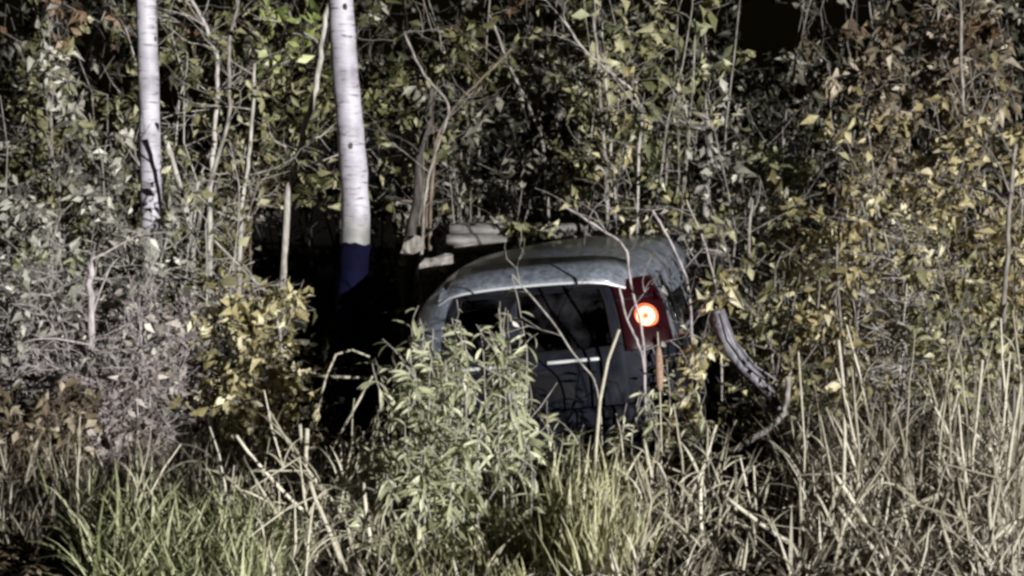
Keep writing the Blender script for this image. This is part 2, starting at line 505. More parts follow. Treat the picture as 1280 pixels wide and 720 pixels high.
def build_car():
    loc = P(683, 633, 14.0)
    root = empty('car', loc, 'dark grey hatchback crashed tail outward in the weeds with one red tail lamp lit', 'car', None,
                 (R(3.4), R(-6.2), R(-13.0)))
    root.scale = (1.06, 1.06, 1.06)
    paint = car_paint()
    black = plain('black_trim', (.008, .008, .010), .6, 0, .15)
    rubber = noise_mat('tyre_rubber', [(.012, .012, .012), (.03, .03, .03)], 40, .85)
    alloy = plain('wheel_metal', (.35, .36, .38), .4, .8)
    dark = noise_mat('shaded_tail_panel', [(.004, .005, .008), (.010, .011, .017), (.022, .023, .03)], 8, .6, spec=.1)  # near-black colour stands for shade on the tail and lower body
    chrome = plain('painted_highlight', (.75, .76, .78), .35, .3)
    seatm = noise_mat('seat_cloth', [(.10, .10, .12), (.24, .24, .27)], 60, .9)
    # glass: dark, mirror-like at grazing angles, half seen through
    glass, nt, b = mat_new('tinted_glass')
    tr = nt.nodes.new('ShaderNodeBsdfTransparent'); tr.inputs['Color'].default_value = (.62, .64, .66, 1)
    gl = nt.nodes.new('ShaderNodeBsdfGlossy'); gl.inputs['Roughness'].default_value = .06
    fr = nt.nodes.new('ShaderNodeFresnel'); fr.inputs['IOR'].default_value = 1.5
    mx = nt.nodes.new('ShaderNodeMixShader')
    nt.links.new(fr.outputs[0], mx.inputs[0]); nt.links.new(tr.outputs[0], mx.inputs[1]); nt.links.new(gl.outputs[0], mx.inputs[2])
    tcg = nt.nodes.new('ShaderNodeTexCoord'); ng = nt.nodes.new('ShaderNodeTexNoise'); ng.inputs['Scale'].default_value = 4; ng.inputs['Detail'].default_value = 6
    nt.links.new(tcg.outputs['Object'], ng.inputs['Vector'])
    mg = nt.nodes.new('ShaderNodeMapRange'); mg.inputs['From Min'].default_value = .45; mg.inputs['From Max'].default_value = .75; mg.inputs['To Max'].default_value = .10
    nt.links.new(ng.outputs['Fac'], mg.inputs['Value'])
    dg = nt.nodes.new('ShaderNodeBsdfDiffuse'); dg.inputs['Color'].default_value = (.32, .32, .36, 1)       # a film of dirt
    m3 = nt.nodes.new('ShaderNodeMixShader')
    nt.links.new(mg.outputs[0], m3.inputs[0]); nt.links.new(mx.outputs[0], m3.inputs[1]); nt.links.new(dg.outputs[0], m3.inputs[2])
    nt.links.new(m3.outputs[0], nt.nodes['Material Output'].inputs['Surface'])

    # body: one shell ring by ring from the rear corner to the nose
    st = [0, .03, .08, .16, .3, .5, .8, 1.2, 1.6, 2.0, 2.35, 2.6, 2.85, 3.1, 3.25, 3.5, 3.75, 3.95, 4.08, 4.14]
    def ring(y):
        g = float(np.interp(y, [0, 1.6, 2.1, 2.35, 3.12, 3.2, 4.2], [1, 1, .985, .95, .06, .03, .0]))
        hood = float(np.interp(y, [0, 3.1, 3.9, 4.08, 4.14], [0, 0, -.10, -.2, -.34]))
        nar = float(np.interp(y, [0, .3, 1.2, 3.2, 3.8, 4.05, 4.14], [1, 1, 1.0, .98, .92, .8, .66]))
        roofup = float(np.interp(y, [0, .5, 1.2, 2.0, 2.4], [0, .055, .055, .01, -.04]))
        half = []
        for z in ZR:
            yr = interp(RYZ, z) + .20
            yy = max(yr, 0) + (y * (4.14 - yr) / 4.14)
            zz = z if z <= BELT else BELT + (z - BELT) * g
            zz = zz + (hood * np.clip((z - .34) / .6, 0, 1)) + roofup * np.clip((z - BELT) / .45, 0, 1)
            wz = interp(WZ, z)
            if g < .9 and z > BELT: wz = wz + (interp(WZ, BELT) - .1 - wz) * (1 - g) * .5
            half.append((wz * nar, yy, zz))
        top = half[-1]
        roof = []
        for s in (.82, .6, .35, 0, -.35, -.6, -.82):
            roof.append((top[0] * s, top[1], top[2] + .055 * (1 - s * s) * max(g, .3)))
        return half + roof + [(-a, b_, c) for a, b_, c in half[::-1]]
    V = np.array([ring(y) for y in st]); n, m = V.shape[:2]
    faces = [list(map(int, f)) for f in grid_faces(n, m)]
    faces.append([int((n - 1) * m + j) for j in range(m)])                       # nose
    faces += [[int(i * m), int(i * m + m), int(i * m + 2 * m - 1), int(i * m + m - 1)] for i in range(n - 1)]   # floor
    V = [tuple(v) for v in V.reshape(-1, 3)]
    # rear quarters, joined to the first ring
    for sg in (1, -1):
        S = [.64, .72, .80, .88, .94, 1.0]
        o = len(V)
        for s in S:
            for z in ZR: V.append(rear_pt(sg * s, z))
        g = grid_faces(len(S), len(ZR)) + o
        faces += [list(map(int, f if sg < 0 else f[::-1])) for f in g]
    me = bpy.data.meshes.new('body'); me.from_pydata(V, [], faces)
    bm = bmesh.new(); bm.from_mesh(me); bmesh.ops.remove_doubles(bm, verts=bm.verts, dist=.004)
    bmesh.ops.recalc_face_normals(bm, faces=bm.faces); bm.to_mesh(me); bm.free()
    body = link('body', me, root, paint, True)
    me.materials.append(dark)                               # painted shade: lower body darkened under the belt line
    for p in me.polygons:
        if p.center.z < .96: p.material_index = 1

    def panel(name, S, Z, out, mat, parent, thick=.012, hole=None, smooth=True):
        Vp = [rear_pt(s, z, out) for s in S for z in Z]
        f = []
        for i in range(len(S) - 1):
            for j in range(len(Z) - 1):
                sc, zc = (S[i] + S[i + 1]) / 2, (Z[j] + Z[j + 1]) / 2
                if hole and hole[0] < sc < hole[1] and hole[2] < zc < hole[3]: continue
                k = i * len(Z) + j
                f.append((k, k + 1, k + len(Z) + 1, k + len(Z)))
        mp = bpy.data.meshes.new(name); mp.from_pydata(Vp, [], f)
        ob = link(name, mp, root if parent is None else parent, mat, smooth)
        sd = ob.modifiers.new('thickness', 'SOLIDIFY'); sd.thickness = thick; sd.offset = 0
        bv = ob.modifiers.new('edge', 'BEVEL'); bv.width = min(.004, thick * .3); bv.segments = 2; bv.limit_method = 'ANGLE'
        return ob
    S0 = [-.68, -.64, -.61, -.4, -.2, 0, .2, .4, .61, .64, .68]
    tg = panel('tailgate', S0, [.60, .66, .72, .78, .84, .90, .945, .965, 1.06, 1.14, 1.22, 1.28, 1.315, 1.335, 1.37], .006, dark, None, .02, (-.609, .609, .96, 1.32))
    panel('rear_window', [-.62, -.4, -.2, 0, .2, .4, .62], [.95, 1.04, 1.12, 1.2, 1.33], .002, glass, tg, .004)
    # window seal, a dark frame just proud of the glass
    panel('window_seal', [-.625, -.60, -.4, -.2, 0, .2, .4, .60, .625], [.945, .965, 1.06, 1.14, 1.22, 1.31, 1.33], .014, black, tg, .008, (-.599, .599, .966, 1.309))
    # two bright trim strips either side of the badge recess
    for a, b_ in ((-.52, -.10), (.12, .50)):
        panel('trim_strip', list(np.linspace(a, b_, 6)), [.888, .908], .024, chrome, tg, .012)
    panel('number_plate_recess', [-.3, -.15, 0, .15, .3], [.66, .72, .78, .82], .018, black, tg, .01)
    panel('handle', [-.12, 0, .12], [.832, .856], .03, black, tg, .02)
    # bumper: fat lip round the tail
    SB = [-1, -.97, -.92, -.82, -.6, -.3, 0, .3, .6, .82, .92, .97, 1]
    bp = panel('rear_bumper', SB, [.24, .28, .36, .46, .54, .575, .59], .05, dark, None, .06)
    panel('rubbing_strip', SB[1:-1], [.44, .47, .50], .088, black, bp, .02)
    panel('lower_valance', SB[1:-1], [.20, .24], .045, black, bp, .05)
    # roof spoiler over the glass
    sv, sf = [], []
    ss = np.linspace(-.66, .66, 13)
    for s in ss:
        zz = 1.405 + .05 * (1 - s * s) - .03 * abs(s) ** 3
        e = .05 * abs(s) ** 3 + .10 * abs(s / .66) ** 8
        zz -= .05 * abs(s / .66) ** 8
        x = s * .92
        prof = [(.44 + e, zz + .060), (.30 + e, zz + .016), (.155 + e, zz - .045), (.145 + e, zz - .062), (.155 + e, zz - .078), (.30 + e, zz - .07), (.44 + e, zz - .03)]
        sv += [(x, a, b_) for a, b_ in prof]
    k = 7
    for i in range(len(ss) - 1):
        for j in range(k): sf.append((i * k + j, i * k + (j + 1) % k, (i + 1) * k + (j + 1) % k, (i + 1) * k + j))
    sf += [tuple(range(k)), tuple(range((len(ss) - 1) * k, len(ss) * k))]
    mp = bpy.data.meshes.new('spoiler'); mp.from_pydata(sv, [], sf)
    sp_o = link('spoiler', mp, tg, paint, True)
    tube_obj('lip_highlight', [(np.array([np.array(sv[i * k + 4]) + (0, -.004, .002) for i in range(len(ss))]), np.full(len(ss), .009))], chrome, sp_o, 6)  # bright tube added as a painted highlight along the spoiler lip
    # wiper
    tube_obj('wiper', [(np.array([rear_pt(.02, .97, .03), rear_pt(-.12, 1.0, .034), rear_pt(-.34, 1.03, .034)]), np.array((.010, .008, .006)))], black, tg, 6)

    # tail lamps
    red = plain('red_lens', (.03, .006, .008), .28, 0, .5, None, 0, .3)
    redlit = plain('lit_red_lens', (.009, .002, .0035), .3, 0, .3, (1, .03, .05), .008, .0)
    ring_m = plain('lamp_glow', (.9, .5, .3), .5, 0, .2, (1.0, .50, .22), 1.35)
    rim_m = plain('lamp_rim_glow', (.9, .2, .1), .5, 0, .2, (1.0, .08, .03), .75)
    core_m = plain('lamp_core', (.25, .1, .03), .5, 0, .2, (1.0, .35, .06), .35)
    for sg in (1, -1):
        S = [.695, .75, .82, .88, .93, .97, .998]
        lamp = panel('tail_light', [sg * s for s in (S if sg > 0 else S[::-1])] if sg > 0 else [-s for s in S[::-1]],
                     [.925, 1.02, 1.10, 1.18, 1.25, 1.29, 1.335] if sg > 0 else [.70, .74, .79, .84, .89, .94, .97], .016, redlit if sg > 0 else red, None, .03)
        panel('lens_divider', [sg * s for s in S] if sg > 0 else [-s for s in S[::-1]], [1.225, 1.236] if sg > 0 else [.86, .87], .030, black, lamp, .008)
        for zz in np.linspace(.97, 1.29, 9) if sg > 0 else ():      # moulded prism bars of the lens
            panel('lens_bar', S, [zz, zz + .007], .020, redlit, lamp, .006)
        if sg > 0:
            c = Vector(rear_pt(.865, 1.115, .034)); nrm = Vector((.34, -.9, .30)).normalized()
            q = nrm.to_track_quat('Z', 'Y')
            def disc(nm, r0, r1, h0, h1, mt):
                vs, fs = [], []
                N = 28; rr = np.linspace(r0, r1, 4); hh = np.linspace(h0, h1, 4)
                for r_, h_ in zip(rr, hh):
                    for t in np.linspace(0, 2 * np.pi, N, endpoint=False):
                        vs.append(tuple(c + q @ Vector((r_ * math.cos(t), r_ * math.sin(t), h_))))
                for i in range(3):
                    for j in range(N): fs.append((i * N + j, i * N + (j + 1) % N, (i + 1) * N + (j + 1) % N, (i + 1) * N + j))
                if r0 < .004: fs.append(tuple(range(N)))
                mm = bpy.data.meshes.new(nm); mm.from_pydata(vs, [], fs)
                return link(nm, mm, lamp, mt, True)
            disc('bulb', .002, .018, .020, .016, core_m)
            disc('reflector', .018, .060, .016, .014, ring_m)
            disc('reflector_rim', .060, .085, .014, -.012, rim_m)
            li = bpy.data.lights.new('tail_lamp', 'POINT'); li.energy = .45; li.color = (1, .05, .04); li.shadow_soft_size = .03
            lo = bpy.data.objects.new('tail_lamp_light', li); COL.objects.link(lo); lo.parent = lamp
            lo.location = c + nrm * .075
    # side glass, door lines, mirrors, wheels
    def side_pt(sg, y, z, out):
        g = float(np.interp(y, [0, 1.6, 2.1, 2.35, 3.12], [1, 1, .985, .95, .06]))
        return (sg * (interp(WZ, z) + out), y, BELT + (z - BELT) * min(1, g + .04) if z > BELT else z)
    for sg in (1, -1):
        for (a, b_) in ((.62, 1.16), (1.22, 1.95), (2.02, 2.62)):
            Y_ = np.linspace(a, b_, 5); Z_ = [.96, 1.05, 1.14, 1.22, 1.28]
            vs = [side_pt(sg, y, z, .006) for y in Y_ for z in Z_]
            mp = bpy.data.meshes.new('side_window'); mp.from_pydata(vs, [], [tuple(map(int, f)) for f in grid_faces(5, 5)])
            ob = link('side_window', mp, root, plain('side_glass', (.01, .011, .012), .08) if 'side_glass' not in bpy.data.materials else bpy.data.materials['side_glass'], True)
            sd = ob.modifiers.new('thickness', 'SOLIDIFY'); sd.thickness = .006; sd.offset = 0
        tube_obj('rubbing_strip', [(np.array([(sg * .885, y, .62) for y in (.95, 1.6, 2.3, 2.9)]), np.full(4, .018))], black, root, 6)
        for a in (1.19, 2.0):
            tube_obj('door_seam', [(np.array([(sg * (interp(WZ, z) + .002), a, z) for z in (.35, .6, .9)]), np.full(3, .006))], black, root, 4)
        vs = []
        bm = bmesh.new(); bmesh.ops.create_uvsphere(bm, u_segments=12, v_segments=8, radius=1)
        bmesh.ops.scale(bm, vec=(.10, .05, .07), verts=bm.verts); bmesh.ops.translate(bm, vec=(sg * .98, 2.45, 1.0), verts=bm.verts)
        mp = bpy.data.meshes.new('wing_mirror'); bm.to_mesh(mp); bm.free(); link('wing_mirror', mp, root, paint, True)
        for yw in (.80, 3.28):
            wr = bpy.data.objects.new('wheel', None); COL.objects.link(wr); wr.parent = root; wr.location = (sg * .79, yw, .30); wr.rotation_euler = (0, R(90), 0)
            tp = [(.19, -.09), (.27, -.10), (.30, -.075), (.305, 0), (.30, .075), (.27, .10), (.19, .09)]
            rp = [(.02, .02), (.06, .06 * 1), (.15, .055), (.18, .085), (.192, .088), (.192, -.088), (.18, -.085), (.15, -.055), (.06, -.06), (.02, -.02)]
            for nm, pr, mt in (('tyre', tp, rubber), ('rim', rp, alloy)):
                vs, fs = [], []; N = 28; K = len(pr)
                for t in np.linspace(0, 2 * np.pi, N, endpoint=False):
                    vs += [(r_ * math.cos(t), r_ * math.sin(t), h_) for r_, h_ in pr]
                for i in range(N):
                    for j in range(K): fs.append((i * K + j, i * K + (j + 1) % K, ((i + 1) % N) * K + (j + 1) % K, ((i + 1) % N) * K + j))
                mm = bpy.data.meshes.new(nm); mm.from_pydata(vs, [], fs); link(nm, mm, wr, mt, True)
    # back seat and head rests seen through the rear window
    def soft(nm, c, d, par=None):
        bm = bmesh.new(); bmesh.ops.create_cube(bm, size=1)
        bmesh.ops.subdivide_edges(bm, edges=bm.edges, cuts=2, use_grid_fill=True)
        bmesh.ops.scale(bm, vec=d, verts=bm.verts)
        mm = bpy.data.meshes.new(nm); bm.to_mesh(mm); bm.free()
        ob = link(nm, mm, par or root, seatm, True); ob.location = c
        s2 = ob.modifiers.new('soft', 'SUBSURF'); s2.levels = s2.render_levels = 2
        return ob
    seat = soft('rear_seat', (0, .95, .75), (1.3, .22, .62))
    for x in (-.38, .06, .40):
        soft('head_rest', (x, .0, .40), (.26, .12, .18), seat)
    soft('parcel_shelf', (0, .55, .90), (1.3, .5, .03))
    soft('front_seat', (-.38, 1.75, .80), (.5, .2, .75)); soft('front_seat', (.38, 1.75, .80), (.5, .2, .75))
build_car()

# ------------------------------------------------------------------ wreckage and dead wood round the car
def dead_wood():
    # split grey log behind the roof
    a, b = P(563, 303, 16.7), P(800, 297, 16.9)
    a[2] += .02; b[2] += .0
    rng = np.random.default_rng(5)
    base = (a + b) / 2
    root = empty('fallen_log', base, 'weathered grey split timber lying level behind the car roof', 'log')
    n = 16
    t = np.linspace(0, 1, n)[:, None]
    for k, (dz, dy, r) in enumerate(((.0, 0, .048), (.075, .05, .05), (-.06, .03, .06), (.015, .1, .09))):
        L = a + (b - a) * t + np.array((rng.normal() * .03, dy, dz)) - base
        L = L + rng.normal(size=L.shape) * .006
        V, Fc = tubes([(L, r * (1 + rng.normal(size=n) * .07))], 9)
        me = np_mesh('split_rail', V, [list(map(int, f)) for f in Fc] + [list(range(9))[::-1], list(range((n - 1) * 9, n * 9))])
        link('split_rail', me, root, BK['timber'], True)
    for q in (P(600, 330, 16.75), P(770, 330, 16.95)):                      # props that carry it
        f = q.copy(); f[2] = float(ground_z(q[0], q[1])) - .05
        tube_obj('prop', [(np.array([f, (f + q) / 2 + rng.normal(size=3) * .02, q]) - base, np.array((.05, .045, .04)))], BK['dark'], root, 7)
    # pale broken wood
    def chunk(name, label, pts, Y, mat, cat):
        W = np.array([P(x, y, Y) for x, y in pts]); c = W.mean(0)
        bm = bmesh.new()
        fr = [bm.verts.new(tuple(p - c + np.array((0, -.06, 0)) + rng.normal(size=3) * .008)) for p in W]
        bk = [bm.verts.new(tuple((p - c) * .85 + np.array((0, .08, 0)) + rng.normal(size=3) * .008)) for p in W]
        m = len(pts)
        bm.faces.new(fr); bm.faces.new(bk[::-1])
        for i in range(m): bm.faces.new((fr[i], bk[i], bk[(i + 1) % m], fr[(i + 1) % m]))
        bmesh.ops.recalc_face_normals(bm, faces=bm.faces)
        bmesh.ops.triangulate(bm, faces=bm.faces)
        bmesh.ops.subdivide_edges(bm, edges=bm.edges, cuts=2, use_grid_fill=True, fractal=.9)
        me = bpy.data.meshes.new(name); bm.to_mesh(me); bm.free()
        o = link(name, me, None, mat); o.location = c
        return tag(o, label, cat)
    pw = noise_mat('pale_broken_wood', [(.09, .08, .075), (.20, .185, .17), (.30, .28, .265)], 18, .7, bump=.4)
    # a broken stump that carries the chunk
    sapling('dim dead tree just left of the car roof', 'dead tree', [(540, 110), (526, 190), (513, 300), (508, 420)], 16.9, .07, .02, 'dark', name='dead_tree', nbr=5, seed=4)
    chunk('wood_chunk', 'pale torn wood slab resting against the left shoulder of the car', [(524, 350), (522, 332), (533, 322), (566, 320), (566, 330), (548, 335), (540, 347), (531, 352)], 15.2, pw, 'wood chunk')
    chunk('bracket_fungus', 'small pale lump on the dim dead tree left of the car', [(503, 312), (505, 300), (516, 294), (529, 298), (531, 311), (518, 314)], 15.95, BK['grey'], 'lump')
    # torn bumper strip right of the lamp, and the pale bent limb under it
    root = empty('torn_trim', P(930, 470, 13.9), 'pale grey torn strip curving down right of the lit tail lamp', 'torn trim')
    lav = noise_mat('torn_trim_plastic', [(.08, .078, .088), (.18, .175, .20), (.28, .275, .30)], 14, .5, bump=.3)
    o0 = np.array(root.location)
    cl = np.array([(897, 388), (903, 412), (913, 436), (928, 456), (946, 474), (962, 492), (974, 512)], float)
    w = np.array([7, 9, 9, 8, 7, 6, 5], float)
    vs, fs = [], []
    for i, (p, ww) in enumerate(zip(cl, w)):
        tn = cl[min(i + 1, 6)] - cl[max(i - 1, 0)]; nn = np.array((-tn[1], tn[0])) / np.linalg.norm(tn)
        for k, (q, dy) in enumerate(((-1, .05), (-.4, 0), (.25, .0), (.38, .045), (.5, .0), (1, .03))):
            vs.append(tuple(P(p[0] - nn[0] * ww * q, p[1] - nn[1] * ww * q, 13.85 + dy + .02 * i) - o0))
    fs = [tuple(map(int, f)) for f in grid_faces(7, 6)]
    me = bpy.data.meshes.new('strip'); me.from_pydata(vs, [], fs)
    ob = link('strip', me, root, lav, True); sd = ob.modifiers.new('thickness', 'SOLIDIFY'); sd.thickness = .012
    tube_obj('wire', [(np.array([P(905, 392, 13.8), P(918, 425, 13.8), P(945, 458, 13.8), P(985, 485, 13.85)]) - o0, np.full(4, .006))], lav, root, 5)
    sapling('grey bent limb arching to the ground right of the car', 'branch', [(984, 470), (986, 505), (970, 530), (930, 556), (884, 578)], 12.9, .020, .018, 'grey', name='bent_branch', nbr=1, seed=8, to_ground=False)
dead_wood()

# ------------------------------------------------------------------ birches
def birch(label, pts, Y, r0, r1, seed, shadow_top=None):
    rng = np.random.default_rng(seed)
    W = [P(a, b, Y) for a, b in pts]
    f = W[-1].copy(); f[2] = float(ground_z(f[0], f[1])) - .05; f[0] += .02
    W = np.array((W + [f])[::-1])
    top = W[-1] + np.array((-.25, .2, 2.6)); W = np.vstack((W, (W[-1] + top) / 2 + np.array((.05, 0, 0)), top))
    zz = np.linspace(W[0, 2], W[-1, 2], 60)
    o = np.argsort(W[:, 2])
    L = np.stack([np.interp(zz, W[o, 2], W[o, k]) for k in range(3)], -1)
    for _ in range(6): L[1:-1] = (L[:-2] + 2 * L[1:-1] + L[2:]) / 4
    base = L[0].copy(); L = L - base
    root = empty('birch_tree', base, label, 'tree')
    s = np.linspace(0, 1, 60)
    rad = np.interp(s, [0, .05, .15, 1], [r0 * 1.25, r0 * 1.06, r0, r1]) * (1 + rng.normal(size=60) * .018)
    V, Fc = tubes([(L, rad)], 16)
    V = V + rng.normal(size=V.shape) * .0025
    link('trunk', np_mesh('trunk', V, Fc), root, BIRCH, True)
    if shadow_top:  # dark blue sleeve added to paint the shadow on the trunk's foot
        m = L[:, 2] + base[2] < shadow_top; k = int(m.sum())
        Lw = np.vstack((L[:k], [L[k - 1] + (L[k] - L[k - 1]) * (shadow_top - base[2] - L[k - 1, 2]) / (L[k, 2] - L[k - 1, 2])])); rw = np.append(rad[:k], rad[k]) + .010
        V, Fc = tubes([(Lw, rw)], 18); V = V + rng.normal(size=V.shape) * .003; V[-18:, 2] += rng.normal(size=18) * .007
        wo = link('foot_shadow_sleeve', np_mesh('foot_shadow_sleeve', V, Fc), root, noise_mat('foot_shadow_blue', [(.001, .001, .006), (.002, .002, .014), (.004, .004, .022)], 6, .9, spec=.1), True)
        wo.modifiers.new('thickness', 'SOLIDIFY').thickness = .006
    # branch scars standing proud of the bark
    for k in range(4):
        i = rng.integers(20, 46); a = rng.uniform(-2.9, -.2)
        c = L[i] + rad[i] * .80 * np.array((math.cos(a), math.sin(a), 0))
        bm = bmesh.new(); bmesh.ops.create_uvsphere(bm, u_segments=8, v_segments=6, radius=1)
        sc = r0 * rng.uniform(.12, .25)
        bmesh.ops.scale(bm, vec=(sc, sc, sc * 1.6), verts=bm.verts); bmesh.ops.translate(bm, vec=tuple(c), verts=bm.verts)
        me = bpy.data.meshes.new('branch_scar'); bm.to_mesh(me); bm.free(); link('branch_scar', me, root, BK['dark'], True)
    tw, ends = [], []
    for k in range(26):
        i = rng.integers(44, 60); d = unit(np.array((rng.normal(), rng.normal(), .5))); bl = rng.uniform(.5, 1.2)
        bp = stem_line(L[i], L[i] + d * bl, 6, .1 * bl, .05 * bl, rng); tw.append((bp, .008 * np.linspace(1, .3, 6))); ends.append((bp[2:], d))
    tw = [l for l in tw if pruned(l[0] + base).all()]
    tube_obj('branch', tw, BK['brown'], root, 4, kind='stuff')
    n = 1400; idx = rng.integers(0, len(ends), n)
    pos = np.array([ends[i][0][rng.integers(0, 4)] for i in idx]) + rng.normal(size=(n, 3)) * .09
    ok = pruned(pos + base); pos = pos[ok]; n = len(pos)
    V, Fc = leaves(pos, unit(rng.normal(size=(n, 3)) + np.array((0, 0, -.7))), unit(rng.normal(size=(n, 3))), np.full(n, .055), np.full(n, .035), rng)
    o = link('crown', np_mesh('crown', V, Fc, np.repeat(rng.uniform(.2, .8, n), 5)), root, LM['olive']); o['kind'] = 'stuff'
birch('thick white birch leaning left of the car, its foot in painted dark blue shadow', [(424, -30), (428, 40), (434, 120), (441, 200), (446, 270), (442, 330), (438, 400)], 15.7, .108, .075, 21, 1.34)
birch('thin white birch at the far left above the grey thicket', [(182, -30), (184, 60), (187, 160), (189, 240), (190, 330)], 16.1, .086, .066, 22)

# ------------------------------------------------------------------ shrubs: back row, filling the frame to the top
S_ = 100
back = [
    # label, px, Y, h, spread, kwargs
    ('tall olive shrub filling the top left corner', 30, 17.0, 3.9, .75, dict(leaf='olive', nlf=1900)),
    ('tall shrub with rusty top leaves left of the thin birch', 110, 17.4, 3.9, .7, dict(leaf='olive', nlf=1900, split=(2.95, 'rust'))),
    ('grey twiggy shrub right behind the thin birch', 225, 17.2, 3.8, .7, dict(leaf='olive', nlf=1000, ntw=6, bark='pale', twr=.0038)),
    ('shrub with bright green sprays between the two birches', 325, 17.4, 3.9, .6, dict(leaf='olive', nlf=1000, split=(2.55, 'green'), bark='brown')),
    ('thin leafy shrub right behind the thick birch', 405, 18.0, 4.0, .6, dict(leaf='olive', nlf=1000, bark='grey')),
    ('dim sparse shrub just right of the thick birch', 505, 17.8, 3.9, .65, dict(leaf='olive', nlf=1050, tintmu=.36, bark='brown')),
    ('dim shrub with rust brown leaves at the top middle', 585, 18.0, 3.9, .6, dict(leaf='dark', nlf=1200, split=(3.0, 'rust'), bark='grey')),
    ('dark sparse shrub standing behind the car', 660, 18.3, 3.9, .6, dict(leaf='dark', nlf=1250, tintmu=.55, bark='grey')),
    ('olive shrub behind the right end of the car roof', 735, 17.6, 3.8, .6, dict(leaf='olive', nlf=1300, bark='grey')),
    ('leafy olive shrub above the tail lamp reaching the top', 800, 17.2, 3.9, .6, dict(leaf='olive', nlf=1800, tintmu=.52)),
    ('pale green shrub left of the black gap at the top', 868, 17.2, 3.9, .5, dict(leaf='weed', nlf=1500, tintmu=.42)),
    ('dim shrub under the black gap at the top right', 950, 18.2, 3.6, .6, dict(leaf='dark', nlf=1300, tintmu=.62)),
    ('brown shrub with reddish leaves right of the black gap', 1040, 17.6, 3.9, .6, dict(leaf='brown', nlf=1700, tintmu=.5)),
    ('tall drab brown shrub, second from the right edge at the top', 1120, 17.3, 3.9, .6, dict(leaf='brown', nlf=1900, tintmu=.55)),
    ('tall shrub mixing rust and drab leaves near the top right', 1195, 17.3, 4.0, .6, dict(leaf='brown', nlf=1900, split=(2.9, 'rust'), tintmu=.52)),
    ('tall brown shrub cut by the right edge at the top', 1265, 17.2, 4.0, .6, dict(leaf='brown', nlf=1900, tintmu=.55)),
]
for i, (lab, px, Y, h, sp, kw) in enumerate(back):
    kw['nlf'] = int(kw['nlf'] * .8); kw['tintmu'] = kw.get('tintmu', .45) - .05  # lower tint dims the back row by colour, the light being even
    shrub(lab, 'shrub', px, Y, h, sp, nst=6, nbr=8, ntw=kw.pop('ntw', 2), seed=S_ + i, zlo=.18, ll=.108, group='tall shrubs behind the car', **kw)
# far rows: only dim foliage glimpsed through the gaps
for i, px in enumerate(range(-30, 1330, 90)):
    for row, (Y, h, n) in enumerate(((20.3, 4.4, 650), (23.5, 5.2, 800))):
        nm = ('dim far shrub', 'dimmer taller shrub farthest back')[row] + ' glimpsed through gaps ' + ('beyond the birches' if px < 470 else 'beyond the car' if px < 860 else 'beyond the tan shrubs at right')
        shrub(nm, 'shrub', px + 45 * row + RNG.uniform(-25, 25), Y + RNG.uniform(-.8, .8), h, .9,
              nst=4, nbr=8, ntw=2, nlf=n, leaf='deep' if row else 'dark', seed=300 + i + 40 * row, zlo=.1, ll=.11, lw=.5, bark='dark', group='dim shrubs of the far rows', tintmu=.45)

